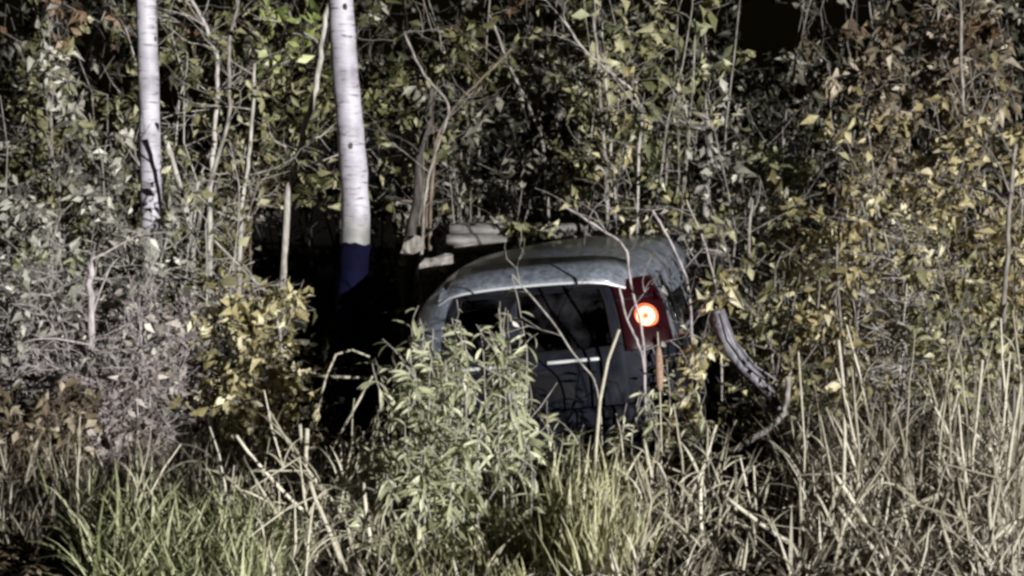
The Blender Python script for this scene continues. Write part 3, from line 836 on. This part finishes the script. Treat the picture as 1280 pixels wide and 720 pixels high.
# middle row, waist to head high
mid = [
    ('grey leaved shrub at the left edge', 15, 15.6, 2.5, .5, dict(leaf='grey', nlf=1500)),
    ('shrub with pale grey leaf clusters near the left edge', 85, 15.4, 2.75, .5, dict(leaf='grey', nlf=1500, tintmu=.52)),
    ('bare grey thicket left of the thin birch foot', 135, 15.2, 1.9, .5, dict(leaf='grey', nlf=800, nbr=10, ntw=5, bark='pale', twr=.0038)),
    ('bare grey thicket in front of the thin birch foot', 205, 15.0, 1.75, .5, dict(leaf='grey', nlf=700, nbr=10, ntw=5, bark='pale', twr=.0038)),
    ('bare grey thicket leaning over the black hollow', 268, 15.2, 2.0, .4, dict(leaf='olive', nlf=400, nbr=11, ntw=6, bark='pale', twr=.0038)),
    ('small pale leaved shrub between the birches', 300, 16.3, 2.6, .35, dict(leaf='olive', nlf=500, bark='brown', tintmu=.55)),
    ('low grey leaved shrub behind the log', 620, 17.4, 2.0, .55, dict(leaf='grey', nlf=800, bark='grey', tintmu=.42)),
    ('low sparse shrub by the dead tree behind the car', 520, 17.6, 2.1, .5, dict(leaf='grey', nlf=500, bark='grey', tintmu=.4)),
    ('low shrub above the right end of the log', 725, 17.4, 2.0, .4, dict(leaf='grey', nlf=500, bark='grey', tintmu=.42)),
    ('bright leaved shrub above and right of the tail lamp', 835, 16.2, 2.35, .4, dict(leaf='yellow', nlf=650, tintmu=.5)),
    ('grey leaved shrub right of the bright one over the lamp', 925, 15.8, 2.45, .45, dict(leaf='grey', nlf=1100, tintmu=.5)),
    ('tan leaved shrub left of the yellow one', 995, 15.4, 2.3, .4, dict(leaf='yellow', tintmu=.38, nlf=1300)),
    ('narrow bright yellow shrub on the right', 1066, 14.9, 2.25, .28, dict(leaf='yellow', nlf=1300, tintmu=.58, pieces=120)),
    ('tan leaved shrub right of the yellow one', 1135, 15.3, 2.35, .45, dict(leaf='tan', nlf=1500)),
    ('pale tan shrub with long stems near the right edge', 1205, 15.2, 2.3, .45, dict(leaf='tan', nlf=1500, tintmu=.5)),
    ('tan shrub cut by the right edge', 1275, 15.1, 2.4, .45, dict(leaf='tan', nlf=1500, tintmu=.45)),
    ('yellow sprig shrub just right of the lit lamp', 872, 13.75, 1.36, .14, dict(leaf='yellow', nlf=620, tintmu=.45, pieces=60, rst=.008)),
    ('olive shrub between the lamp sprig and the yellow shrub', 965, 14.5, 1.75, .3, dict(leaf='olive', nlf=700, tintmu=.55)),
    ('low tan shrub under the narrow yellow one', 1045, 14.3, 1.5, .32, dict(leaf='tan', nlf=900, tintmu=.5)),
    ('bare grey brushwood right of the yellow shrub', 1120, 14.3, 1.45, .35, dict(leaf='tan', nlf=150, nbr=16, ntw=8, bark='pale', twr=.0038)),
    ('low leafy shrub near the right edge behind the reeds', 1215, 14.2, 1.5, .4, dict(leaf='olive', nlf=900, tintmu=.55)),
    ('low bush in the dark right of the bent limb', 1000, 13.6, .9, .35, dict(leaf='olive', nlf=500, tintmu=.35)),
    ('low dark bush under the torn strip', 905, 13.2, .55, .25, dict(leaf='olive', nlf=300, tintmu=.4)),
]
for i, (lab, px, Y, h, sp, kw) in enumerate(mid):
    kw.setdefault('ntw', 5); kw.setdefault('nbr', 9); kw['nlf'] = int(kw['nlf'] * .66)
    shrub(lab, 'shrub', px, Y, h, sp, nst=6, seed=500 + i, zlo=.1, ll=.088, group='shrubs around the car', **kw)
front = [
    ('yellow leaved bush beside the black hollow', 305, 13.2, 1.3, .40, dict(leaf='yellow', nlf=1700, tintmu=.5, pieces=150)),
    ('dry mauve brown bush round the pale post stem', 130, 13.5, 1.15, .5, dict(leaf='purple', nlf=1000, nbr=10, ntw=6, bark='mauve', twr=.0036)),
    ('dry mauve brown bush left of the yellow leaved one', 205, 13.4, 1.15, .4, dict(leaf='purple', nlf=800, nbr=10, ntw=6, bark='mauve', twr=.0036)),
    ('bare grey brush between the dry mauve bushes', 175, 13.0, 1.35, .45, dict(leaf='grey', nlf=450, nbr=13, ntw=7, bark='mauve', twr=.0032)),
    ('bare grey brush at the far left before the dry bushes', 70, 13.1, 1.4, .4, dict(leaf='grey', nlf=600, nbr=12, ntw=6, bark='mauve', twr=.0032)),
    ('dry drab bush low at the left edge', 50, 13.4, 1.2, .45, dict(leaf='purple', nlf=800, nbr=9, ntw=5, bark='mauve', twr=.0036)),
    ('grey green bush at the left edge under the thicket', 10, 13.9, 1.5, .35, dict(leaf='weed', nlf=900)),
    ('low dry brown bush at the bottom left corner', 45, 12.4, .62, .4, dict(leaf='brown', nlf=700, nbr=12, ntw=6, bark='brown')),
    ('low mauve brush above the green grass', 175, 12.7, .72, .5, dict(leaf='purple', nlf=900, nbr=14, ntw=7, bark='mauve', twr=.0036)),
]
for i, (lab, px, Y, h, sp, kw) in enumerate(front):
    kw.setdefault('ntw', 5); kw.setdefault('nbr', 10)
    shrub(lab, 'bush', px, Y, h, sp, nst=9, seed=700 + i, zlo=.05, ll=.075, name='bush', rst=.007, group='front bushes on the left', **kw)

# ------------------------------------------------------------------ thin trunks and bare twigs
for i, a in enumerate([
    ('pale leaning sapling left of the thick birch', [(412, -10), (404, 60), (392, 120), (372, 190), (355, 262)], 16.4, .032, .018, 'pale', 6, 60),
    ('crooked pale sapling forking between the birches', [(235, -10), (262, 45), (275, 80), (268, 160), (262, 250)], 16.2, .022, .014, 'pale', 8, 60),
    ('upright pale sapling in the middle between the birches', [(318, 80), (316, 150), (310, 210), (300, 260)], 16.0, .018, .012, 'pale', 6, 40),
    ('grey stem crossing up right from the bare thicket', [(298, 0), (284, 60), (290, 150), (240, 290)], 15.9, .018, .012, 'grey', 6, 30),
    ('thin pale stem leaning beside the thin birch', [(206, 170), (222, 220), (240, 290)], 15.7, .026, .016, 'pale', 4, 10),
    ('crooked grey stem right of the thick birch', [(505, 40), (530, 95), (565, 130), (553, 165), (536, 215), (528, 265)], 16.6, .014, .009, 'grey', 5, 30),
    ('bent dark stem behind the crooked grey one', [(640, 60), (600, 100), (565, 135), (540, 180)], 16.9, .016, .010, 'brown', 5, 30),
    ('broad dim trunk standing behind the car', [(690, -10), (694, 100), (700, 180), (704, 290)], 18.8, .11, .09, 'dark', 4, 40),
    ('thin dark stem slanting before the broad dim trunk', [(612, 20), (640, 90), (665, 140), (684, 190)], 17.4, .014, .010, 'grey', 4, 20),
    ('upright pale stem left of the tail lamp at the top', [(742, 20), (748, 100), (756, 190), (760, 262)], 16.5, .018, .012, 'grey', 5, 30),
    ('slim upright stem beside the pale one over the lamp', [(752, 40), (760, 130), (764, 200), (770, 270)], 16.7, .014, .010, 'pale', 5, 20),
    ('grey sapling right of the tail lamp', [(880, 130), (888, 170), (886, 220), (880, 285)], 16.0, .030, .022, 'grey', 5, 30),
    ('slanting pale twig crossing above the tail lamp', [(700, 20), (735, 70), (790, 110), (805, 140), (797, 190)], 16.3, .012, .008, 'pale', 4, 20),
    ('pale grey stem in front of the tan shrubs at right', [(1270, 180), (1262, 260), (1258, 340), (1250, 440)], 14.4, .020, .014, 'grey', 4, 10),
    ('greenish stem at the top right corner', [(1200, 0), (1202, 90), (1206, 180), (1204, 300)], 15.6, .016, .012, 'grey', 5, 20),
    ('thin grey stem left of the yellow shrub', [(940, 250), (935, 300), (938, 360)], 15.0, .014, .010, 'grey', 4, 10),
]):
    lab, pts, Y, r0, r1, bk, nb, nl = a
    sapling(lab, 'sapling', pts, Y, r0, r1, bk, nbr=nb, nlf=nl, leaf='olive', seed=900 + i, group='thin trunks in the thicket')
sapling('straight pale mauve dead stem standing in the dry bush at left', 'dead stem', [(112, 325), (114, 400), (110, 480), (112, 548)], 12.9, .026, .018, 'mauve', name='dead_sapling', nbr=5, seed=950)
for i, a in enumerate([
    ('thin pale twig slanting across the rear window', [(640, 343), (690, 400), (722, 450), (748, 478)], 13.6, .006, .005, 'pale'),
    ('pale twig hanging past the right end of the roof', [(706, 258), (742, 280), (784, 308), (786, 345), (800, 400), (806, 440)], 13.5, .009, .007, 'mauve'),
    ('second pale twig bowed beside the tail lamp', [(774, 358), (782, 395), (796, 425), (806, 450)], 13.4, .009, .007, 'mauve'),
    ('thin twig slanting down behind the tail lamp', [(815, 262), (840, 305), (858, 345), (866, 400)], 14.6, .010, .008, 'mauve'),
    ('thin twig right of the one behind the tail lamp', [(858, 250), (880, 300), (892, 345), (902, 392)], 14.6, .008, .006, 'pale'),
    ('bare twig sticking out of the bush over the black hollow', [(268, 300), (312, 345), (340, 372), (352, 420)], 13.6, .010, .006, 'pale'),
]):
    lab, pts, Y, r0, r1, bk = a
    sapling(lab, 'twig', pts, Y, r0, r1, bk, name='bare_twig', nbr=2, nlf=4, leaf='grey', seed=970 + i, group='bare twigs near the car')

# ------------------------------------------------------------------ tall weeds before the car, each leaf a piece
def lance_mesh(name, L, W, curl, fold):
    t = np.linspace(0, 1, 6); prof = np.sin(np.pi * np.clip(t * .95 + .03, 0, 1)) ** .8
    vs, fs = [], []
    for a, p in zip(t, prof):
        ang = curl * a
        y = L * a * math.cos(ang * .5); z = -L * a * math.sin(ang * .5)
        vs += [(-W * p / 2, y, z + fold * W * p), (0, y, z), (W * p / 2, y, z + fold * W * p)]
    for i in range(5):
        for j in range(2): fs.append((i * 3 + j, i * 3 + j + 1, i * 3 + j + 4, i * 3 + j + 3))
    return np_mesh(name, vs, fs, np.linspace(0, 0, len(vs)))
def weed_leaf_set():
    out = []
    for k in range(12):
        me = lance_mesh('leaf', .105 * RNG.uniform(.75, 1.2), .021 * RNG.uniform(.75, 1.3), RNG.uniform(.2, 1.3), RNG.uniform(.05, .3))
        v = float(np.clip(.38 + .6 * k / 11, 0, 1))
        me.attributes['tint'].data.foreach_set('value', np.full(len(me.vertices), v, np.float32))
        me.materials.append(LM['weed']); out.append(me)
    return out
WL = weed_leaf_set()
def weed(label, px, py, ptop, Y, nl, seed, group, lean=0., scale=1.):
    rng = np.random.default_rng(seed)
    x, y, z = gx(px, Y)
    top = P(px + lean, ptop, Y)
    h = top[2] - z
    root = empty('weed_plant', (x, y, z - .02), label, 'weed', group)
    p1 = np.array((top[0] - x, rng.normal() * .05, h))
    L = stem_line(np.zeros(3), p1, 10, .06 * rng.uniform(-1, 1), .012, rng)
    lines = [(L, np.linspace(.006, .0022, 10))]
    br = [L]
    for k in range(2):
        a = rng.integers(3, 8); d = unit(np.array((rng.normal() * .5, rng.normal() * .4, .9))); bl = h * rng.uniform(.2, .4)
        bp = stem_line(L[a], L[a] + d * bl, 6, .03, .01, rng); lines.append((bp, np.linspace(.004, .0018, 6))); br.append(bp)
    tube_obj('stem', lines, BK['pale'], root, 5)
    for k in range(nl):
        b = br[0] if rng.random() < .6 else br[rng.integers(1, 3)]
        f = rng.uniform(.18 if b is L else .1, .999) * (len(b) - 1); a = int(f); p = b[a] + (b[a + 1] - b[a]) * (f - a)
        az = k * 2.4 + rng.normal() * .4; el = rng.uniform(-1.0, .7)
        o = bpy.data.objects.new('leaf', WL[int(np.clip(rng.integers(0, 12) + rng.integers(-2, 3), 0, 11))])
        COL.objects.link(o); o.parent = root
        o.location = p
        o.rotation_euler = (el, rng.normal() * .5, az)
        s = scale * rng.uniform(.7, 1.25) * (1.1 - .35 * f / (len(b) - 1)); o.scale = (s * 1.1, s, s)
    return root
wd = []
WZONE = [(455, 'hard by the reed tangle'), (490, 'at the left side'), (530, 'left of the middle'), (575, 'near the middle'), (615, 'right of the middle'), (650, 'under the rear window'), (999, 'nearest the bumper')]
for k in range(50):
    f = RNG.uniform(0, 1); px = 440 + 240 * ((k + .5) / 50 * .6 + f * .4)
    row = k % 3
    tp = float(np.interp(px, [448, 480, 520, 580, 630, 655, 690], [470, 425, 392, 385, 360, 372, 470]))
    wd.append((px, tp + RNG.uniform(-6, 45) + (125 if row == 0 else 35 if row == 1 else 0), (10.7, 11.6, 12.5)[row], row))
for px, pt, Y, row in wd:
    lab = ('short', 'middling', 'tall')[row] + ' leafy weed ' + [z for lim, z in WZONE if px < lim][0] + ' of the green clump'
    lab = lab.replace('tangle of', 'tangle in').replace('window of', 'window in').replace('bumper of', 'bumper in') + (', front row', ', second row', ', back row')[row]
    weed(lab, px, 0, pt, Y, 44, int(px * 7) + row, 'tall weeds before the car', RNG.uniform(-14, 14), 1.08)
for i, (lab, px, pt, Y, nl, ln, sc) in enumerate([
    ('weed with large drooping leaves right of the pale green clump', 700, 545, 11.9, 22, 12, 1.5),
    ('small weed with pale leaves under the tail lamp', 798, 500, 12.6, 20, 4, .9),
    ('small weed left of the reed leaf at the bumper', 682, 492, 12.2, 24, 10, 1.0),
    ('leafy weed at the edge of the dark right of the lamp', 868, 505, 12.7, 24, 6, 1.0),
    ('leafy weed before the bumper left of the tall leaning reed leaf', 722, 520, 12.5, 30, 6, 1.0),
    ('leafy weed between the tall reed leaf and the cattail', 775, 505, 12.7, 30, -6, 1.0),
    ('low weed left of the foot of the bent limb', 868, 545, 12.9, 30, 4, 1.1),
    ('leafy weed below the bent limb', 935, 622, 12.0, 34, -8, 1.1),
    ('tall weed at the right rear corner under the tail lamp', 838, 452, 13.1, 34, 6, 1.0),
    ('weed before the bumper just right of the tail lamp', 812, 505, 12.8, 30, 4, 1.0),
    ('tallest weed tip before the rear window', 640, 352, 12.6, 30, 10, 1.0),
    ('lone weed at the foot of the black hollow', 440, 560, 12.2, 18, -6, .9),
]):
    weed(lab, px, 0, pt, Y, nl, 1300 + i, 'single weeds', ln, sc)

# ------------------------------------------------------------------ dry reeds
def reed_mesh(seed, h, broken):
    rng = np.random.default_rng(seed)
    n = 9
    L = stem_line(np.zeros(3), np.array((rng.normal() * .08 * h, rng.normal() * .08 * h, h)), n, .03 * h, .008 * h, rng)
    if broken:
        k = rng.integers(3, 6); d = unit(np.array((rng.choice((-1, 1)) * rng.uniform(.5, 1.2), rng.normal() * .3, rng.uniform(-.9, .15))))
        for j in range(k + 1, n): L[j] = L[k] + d * (h / n) * (j - k)
    rad = rng.uniform(.0055, .012) * np.linspace(1, .45, n); rad[::3] *= 1.25
    V, Fc = tubes([(L, rad)], 6)
    st = np_mesh('stalk', V, Fc, np.full(len(V), rng.uniform(.2, .95)))
    st.materials.append(STRAW); st.polygons.foreach_set('use_smooth', np.ones(len(st.polygons), bool))
    bl = []
    for q in range(rng.integers(2, 6)):
        a = rng.integers(1, 7)
        Vr, Fr, per = ribbon(L[a][None], np.array([h * rng.uniform(.25, .5)]), np.array([rng.uniform(0, 6.28)]), np.array([rng.uniform(.1, .6)]),
                             np.array([rng.uniform(.3, 2.2)]), np.array([.016 * rng.uniform(.6, 1.2)]), rng, 6)
        me = np_mesh('leaf_blade', Vr, Fr, np.full(len(Vr), rng.uniform(.35, .9))); me.materials.append(STRAW); bl.append(me)
    return st, bl
REEDS = [reed_mesh(40 + k, 1.0, False) for k in range(6)] + [reed_mesh(60 + k, 1.0, True) for k in range(8)]
def reed(px, Y, h, label, group, rng, kinds, tilt=.12):
    x, y, z = gx(px, Y)
    root = empty('reed', (x, y, z - .02), label, 'reed', group, (rng.normal() * tilt * .6, rng.normal() * tilt, rng.uniform(0, 6.28)))
    k = rng.choice(kinds); st, bl = REEDS[k]
    s = h
    for nm, me in [('stalk', st)] + [('leaf_blade', b) for b in bl]:
        o = bpy.data.objects.new(nm, me); COL.objects.link(o); o.parent = root; o.scale = (max(s, .9), max(s, .9), s)
rg = np.random.default_rng(77)
up, brk = list(range(6)), list(range(6, 14))
def reeds(n, pxr, yr, hr, lab, grp, kinds, tilt):
    for k in range(n):
        px, hh = rg.uniform(*pxr), rg.uniform(*hr)
        where = (', left of the narrow yellow shrub' if px < 1030 else ', below the narrow yellow shrub' if px < 1110 else ', below the grey brushwood' if px < 1190 else ', near the right edge') if pxr[1] > 1200 else ''
        tall = 'tall ' if hh > (hr[0] + hr[1]) / 2 else 'shorter '
        reed(px, rg.uniform(*yr), hh, tall + lab + where, grp, rg, kinds, tilt)
reeds(32, (1012, 1285), (10.6, 13.4), (.5, 1.12), 'upright dry reed in the right stand', 'dry reeds at the right', up, .2)
reeds(28, (1000, 1285), (9.8, 12.4), (.4, .8), 'snapped dry reed in the right stand', 'snapped reeds at the right', brk, .3)
reeds(30, (335, 480), (9.8, 12.2), (.5, .95), 'snapped dry reed in the tangle left of the weeds', 'snapped reeds left of the weeds', brk, .45)
reeds(8, (350, 470), (10.9, 12.2), (.6, 1.0), 'dry reed leaning in the tangle left of the weeds', 'leaning reeds left of the weeds', up, .45)
reeds(24, (780, 960), (9.8, 11.9), (.4, .75), 'snapped dry reed below the cattail', 'snapped reeds below the cattail', brk, .35)
reeds(9, (800, 960), (10.8, 11.9), (.4, .75), 'dry reed stub standing below the cattail', 'short reeds below the cattail', up, .25)
reeds(10, (70, 340), (10.8, 11.8), (.4, .7), 'dry reed leaning out of the green grass at left', 'reeds in the green grass', up, .35)
# singled-out reeds of the photograph
def one_reed(label, pts, Y, r0, r1, blade=None, seed=1, name='reed', cat='reed'):
    rng = np.random.default_rng(seed)
    W = np.array([P(a, b, Y) for a, b in pts])[::-1]
    base = W[0].copy(); L = W - base
    t = np.linspace(0, len(L) - 1, 4 * (len(L) - 1) + 1)
    L = np.stack([np.interp(t, np.arange(len(L)), L[:, k]) for k in range(3)], -1)
    root = empty(name, base, label, cat)
    V, Fc = tubes([(L, np.linspace(r0, r1, len(L)))], 7)
    me = np_mesh('stalk', V, Fc, np.full(len(V), .72)); link('stalk', me, root, STRAW, True)
    if blade:
        for b in blade:
            Wb = np.array([P(a, c, Y - .02) for a, c in b]) - base; n = len(Wb)
            wv = np.sin(np.linspace(.5, np.pi, n)) * .012 + .001
            vs = np.concatenate([np.stack((Wb[i] - (wv[i], 0, 0), Wb[i] + (wv[i], .006, 0))) for i in range(n)])
            me = np_mesh('leaf_blade', vs, [(2 * i, 2 * i + 1, 2 * i + 3, 2 * i + 2) for i in range(n - 1)], np.full(len(vs), .7))
            link('leaf_blade', me, root, STRAW)
    return root
one_reed('tall thick reed leaf leaning before the right of the bumper', [(774, 412), (760, 450), (750, 500), (745, 560), (742, 640), (741, 690)], 11.6, .011, .009)
one_reed('short pointed reed leaf right of the tall leaning one', [(770, 517), (776, 540), (780, 580), (778, 640), (776, 690)], 11.5, .008, .003)
one_reed('tall straight reed with a pale broad tip, left in the right stand', [(1048, 425), (1054, 480), (1056, 540), (1054, 620), (1052, 715)], 11.2, .012, .009)
one_reed('thin wavy reed between the bent limb and the right stand', [(998, 440), (1002, 500), (1006, 560), (1004, 640), (1010, 715)], 11.4, .006, .005)
one_reed('broken straight reed standing alone in the dark right of the cattail', [(942, 582), (945, 640), (946, 715)], 11.0, .008, .006)
one_reed('broken reed stub leaning right below the bent limb', [(921, 590), (906, 625), (898, 648), (880, 690)], 11.1, .008, .007)
one_reed('pale reed lying slantwise in the dark right of the cattail', [(1034, 625), (1000, 636), (962, 645)], 11.9, .009, .008)
one_reed('pale snapped reed lying slantwise in the right stand', [(1172, 618), (1145, 630), (1115, 642)], 11.2, .011, .009)
one_reed('long pale reed lying slantwise at the bottom right corner', [(1262, 655), (1225, 690), (1185, 722)], 10.75, .013, .011)
one_reed('tall bright reed near the right edge', [(1276, 480), (1266, 540), (1258, 600), (1254, 660)], 11.6, .012, .010)
one_reed('tall bright reed left of the one near the right edge', [(1228, 450), (1222, 510), (1216, 565), (1214, 650)], 11.9, .010, .009)
one_reed('hooped dry reed arching over the black hollow', [(462, 446), (440, 437), (420, 443), (408, 470), (398, 510), (388, 560), (380, 640)], 12.1, .007, .006)
one_reed('pale stick lying level at the foot of the black hollow', [(352, 468), (400, 470), (465, 473)], 12.9, .010, .008, name='stick', cat='stick')
one_reed('thick pale broken reed upright in the tangle left of the weeds', [(384, 536), (382, 580), (381, 640), (380, 690)], 11.5, .016, .013)
one_reed('pale reed slanting right out of the tangle', [(466, 470), (432, 530), (404, 585), (388, 630)], 11.7, .008, .007)
one_reed('pale reed lying level below the tall weeds', [(545, 700), (590, 699), (650, 697)], 10.9, .007, .006)
# thick broken stubs and crossing stalks
def stubs(n, pxr, yr, lr, tl, label, group, seed):
    rng = np.random.default_rng(seed)
    for k in range(n):
        x, y, z = gx(rng.uniform(*pxr), rng.uniform(*yr)); L = rng.uniform(*lr)
        d = unit(np.array((rng.normal() * tl, rng.normal() * tl * .5, 1.0))); r = rng.uniform(.008, .014)
        root = empty('broken_stalk', (x, y, z + rng.uniform(-.02, .08)), label + (', leaning left' if d[0] < -.2 else ', leaning right' if d[0] > .2 else ', nearly upright'), 'stalk', group)
        pl = stem_line(np.zeros(3), d * L, 7, .03 * L, .012 * L, rng)
        V, Fc = tubes([(pl, r * np.linspace(1, .75, 7))], 7)
        me = np_mesh('stalk', V, [list(map(int, f)) for f in Fc] + [list(range(42, 49))], np.full(len(V), rng.uniform(.45, 1)))
        link('stalk', me, root, STRAW, True)
        if rng.random() < .6:
            Vr, Fr, per = ribbon(pl[3:4], np.array([L * rng.uniform(.4, .8)]), np.array([rng.choice((0., 3.14)) + rng.normal() * .4]), np.array([rng.uniform(.4, 1.1)]), np.array([rng.uniform(.3, 1.5)]), np.array([.024]), rng, 6)
            link('leaf_blade', np_mesh('leaf_blade', Vr, Fr, np.full(len(Vr), rng.uniform(.4, .9))), root, STRAW)
stubs(9, (990, 1285), (9.9, 11.4), (.25, .5), .6, 'thick broken stalk at the bottom right', 'thick broken stalks at the bottom right', 61)
stubs(9, (345, 470), (10.2, 12.2), (.35, .75), .75, 'thick broken stalk in the tangle left of the weeds', 'thick broken stalks left of the weeds', 62)
stubs(5, (790, 960), (9.9, 11.6), (.25, .5), .6, 'thick broken stalk below the cattail', 'thick broken stalks below the cattail', 63)
# cattail
def cattail():
    Y = 12.4
    pts = [(822, 415), (823, 432), (825, 492), (827, 560), (826, 640), (824, 700)]
    root = one_reed('lone brown cattail standing just below the tail lamp', pts, Y, .006, .0035, None, 3, 'cattail', 'cattail')
    b = np.array(root.location)
    c0, c1 = P(823, 432, Y) - b, P(825, 490, Y) - b
    t = np.linspace(0, 1, 9)[:, None]
    V, Fc = tubes([(c0 + (c1 - c0) * t, .024 * np.array([.35, .75, .9, .95, 1, 1, .95, .8, .3]))], 10)
    me = np_mesh('seed_head', V, [list(map(int, f)) for f in Fc] + [list(range(10)), list(range(80, 90))])
    link('seed_head', me, root, noise_mat('cattail_felt', [(.22, .13, .09), (.36, .25, .19)], 60, .95), True)
cattail()

# ------------------------------------------------------------------ grass and ground cover
grass('grass', 'green grass at the bottom left', 'grass', 2600, (90, 345, 9.5, 11.7), (.2, .55), GRASS, 1, .017, .45, 1.5, mu=.68, sd=.27, clump=150)
grass('grass_tuft', 'yellow green grass tuft below the tail lamp', 'grass', 520, (700, 800, 9.8, 11.4), (.3, .6), TUFT, 2, .016, .18, .7, mu=.72, clump=16)
grass('grass_tuft', 'yellow green grass under the tall weeds', 'grass', 900, (460, 700, 9.5, 11.6), (.15, .32), TUFT, 3, .016, .4, 1.2, mu=.65, sd=.27, clump=70)
grass('dry_grass', 'dry pale grass along the bottom', 'grass', 950, (330, 640, 9.4, 11.6), (.15, .45), DRY, 4, .016, .65, 1.9, mu=.66, sd=.3, clump=130)
grass('dry_grass', 'dry pale grass below the cattail', 'grass', 420, (735, 890, 9.4, 11.4), (.15, .45), DRY, 14, .016, .6, 1.8, mu=.66, sd=.3, clump=26)
grass('dry_grass', 'dry pale grass at the bottom right', 'grass', 900, (1000, 1300, 9.4, 11.4), (.15, .45), DRY, 15, .016, .65, 1.9, mu=.66, sd=.3, clump=50)
grass('dry_grass', 'thin dry grass in the dark left of the right stand', 'grass', 200, (880, 1000, 9.6, 11.4), (.12, .3), DRY, 16, .012, .6, 1.8, mu=.4, clump=16)
grass('dry_grass', 'tall dry grass among the reeds at the right', 'grass', 800, (1000, 1300, 11.0, 13.8), (.35, .95), DRY, 5, .017, .28, 1.2, sd=.3, clump=60)
grass('dry_grass', 'thin dry grass under the bushes at left', 'grass', 3000, (-20, 340, 11.6, 13.2), (.2, .6), DRY, 6, .012, .4, 1.4, mu=.42, sd=.26, clump=140)
grass('dry_grass', 'dry brown grass at the bottom left corner', 'grass', 700, (-30, 110, 10.6, 11.8), (.15, .4), DRY, 8, .012, .35, 1.2, mu=.3, clump=30)
grass('dry_grass', 'dark dry grass round the car', 'grass', 1100, (330, 880, 12.6, 14.2), (.15, .4), DRY, 7, .010, .4, 1.2, mu=.3, clump=60)
def litter():
    rng = np.random.default_rng(9); n = 16000
    Y = rng.uniform(9.6, 19.5, n); px = rng.uniform(-60, 1340, n); x = (px - 640) / F * Y
    pos = np.stack((x, Y, ground_z(x, Y) + rng.uniform(.0, .05, n)), -1)
    d = unit(rng.normal(size=(n, 3)) * np.array((1, 1, .35))); nn = unit(rng.normal(size=(n, 3)) * .5 + np.array((0, 0, 1)))
    L = rng.uniform(.04, .08, n)
    V, Fc = leaves(pos, d, nn, L, L * .5, rng)
    o = link('leaf_litter', np_mesh('leaf_litter', V, Fc, np.repeat(np.clip(.35 + .2 * rng.normal(size=n), 0, 1), 5)), None, LM['brown'])
    tag(o, 'fallen brown leaves covering the ground', 'leaves', None, 'stuff')
litter()

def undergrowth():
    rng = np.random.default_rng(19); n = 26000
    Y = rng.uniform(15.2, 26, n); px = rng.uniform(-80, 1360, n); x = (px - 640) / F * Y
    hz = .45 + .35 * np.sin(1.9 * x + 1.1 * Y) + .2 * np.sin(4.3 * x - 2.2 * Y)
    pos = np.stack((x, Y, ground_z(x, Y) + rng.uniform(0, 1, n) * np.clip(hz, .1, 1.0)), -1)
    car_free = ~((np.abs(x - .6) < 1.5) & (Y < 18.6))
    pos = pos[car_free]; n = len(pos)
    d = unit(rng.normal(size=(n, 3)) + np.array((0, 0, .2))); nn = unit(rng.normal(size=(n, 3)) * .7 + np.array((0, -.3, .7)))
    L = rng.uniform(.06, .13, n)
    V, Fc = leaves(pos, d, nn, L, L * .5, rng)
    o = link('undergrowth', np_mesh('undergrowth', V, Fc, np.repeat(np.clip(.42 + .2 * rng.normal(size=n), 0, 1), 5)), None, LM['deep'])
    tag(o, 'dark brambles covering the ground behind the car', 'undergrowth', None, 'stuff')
undergrowth()
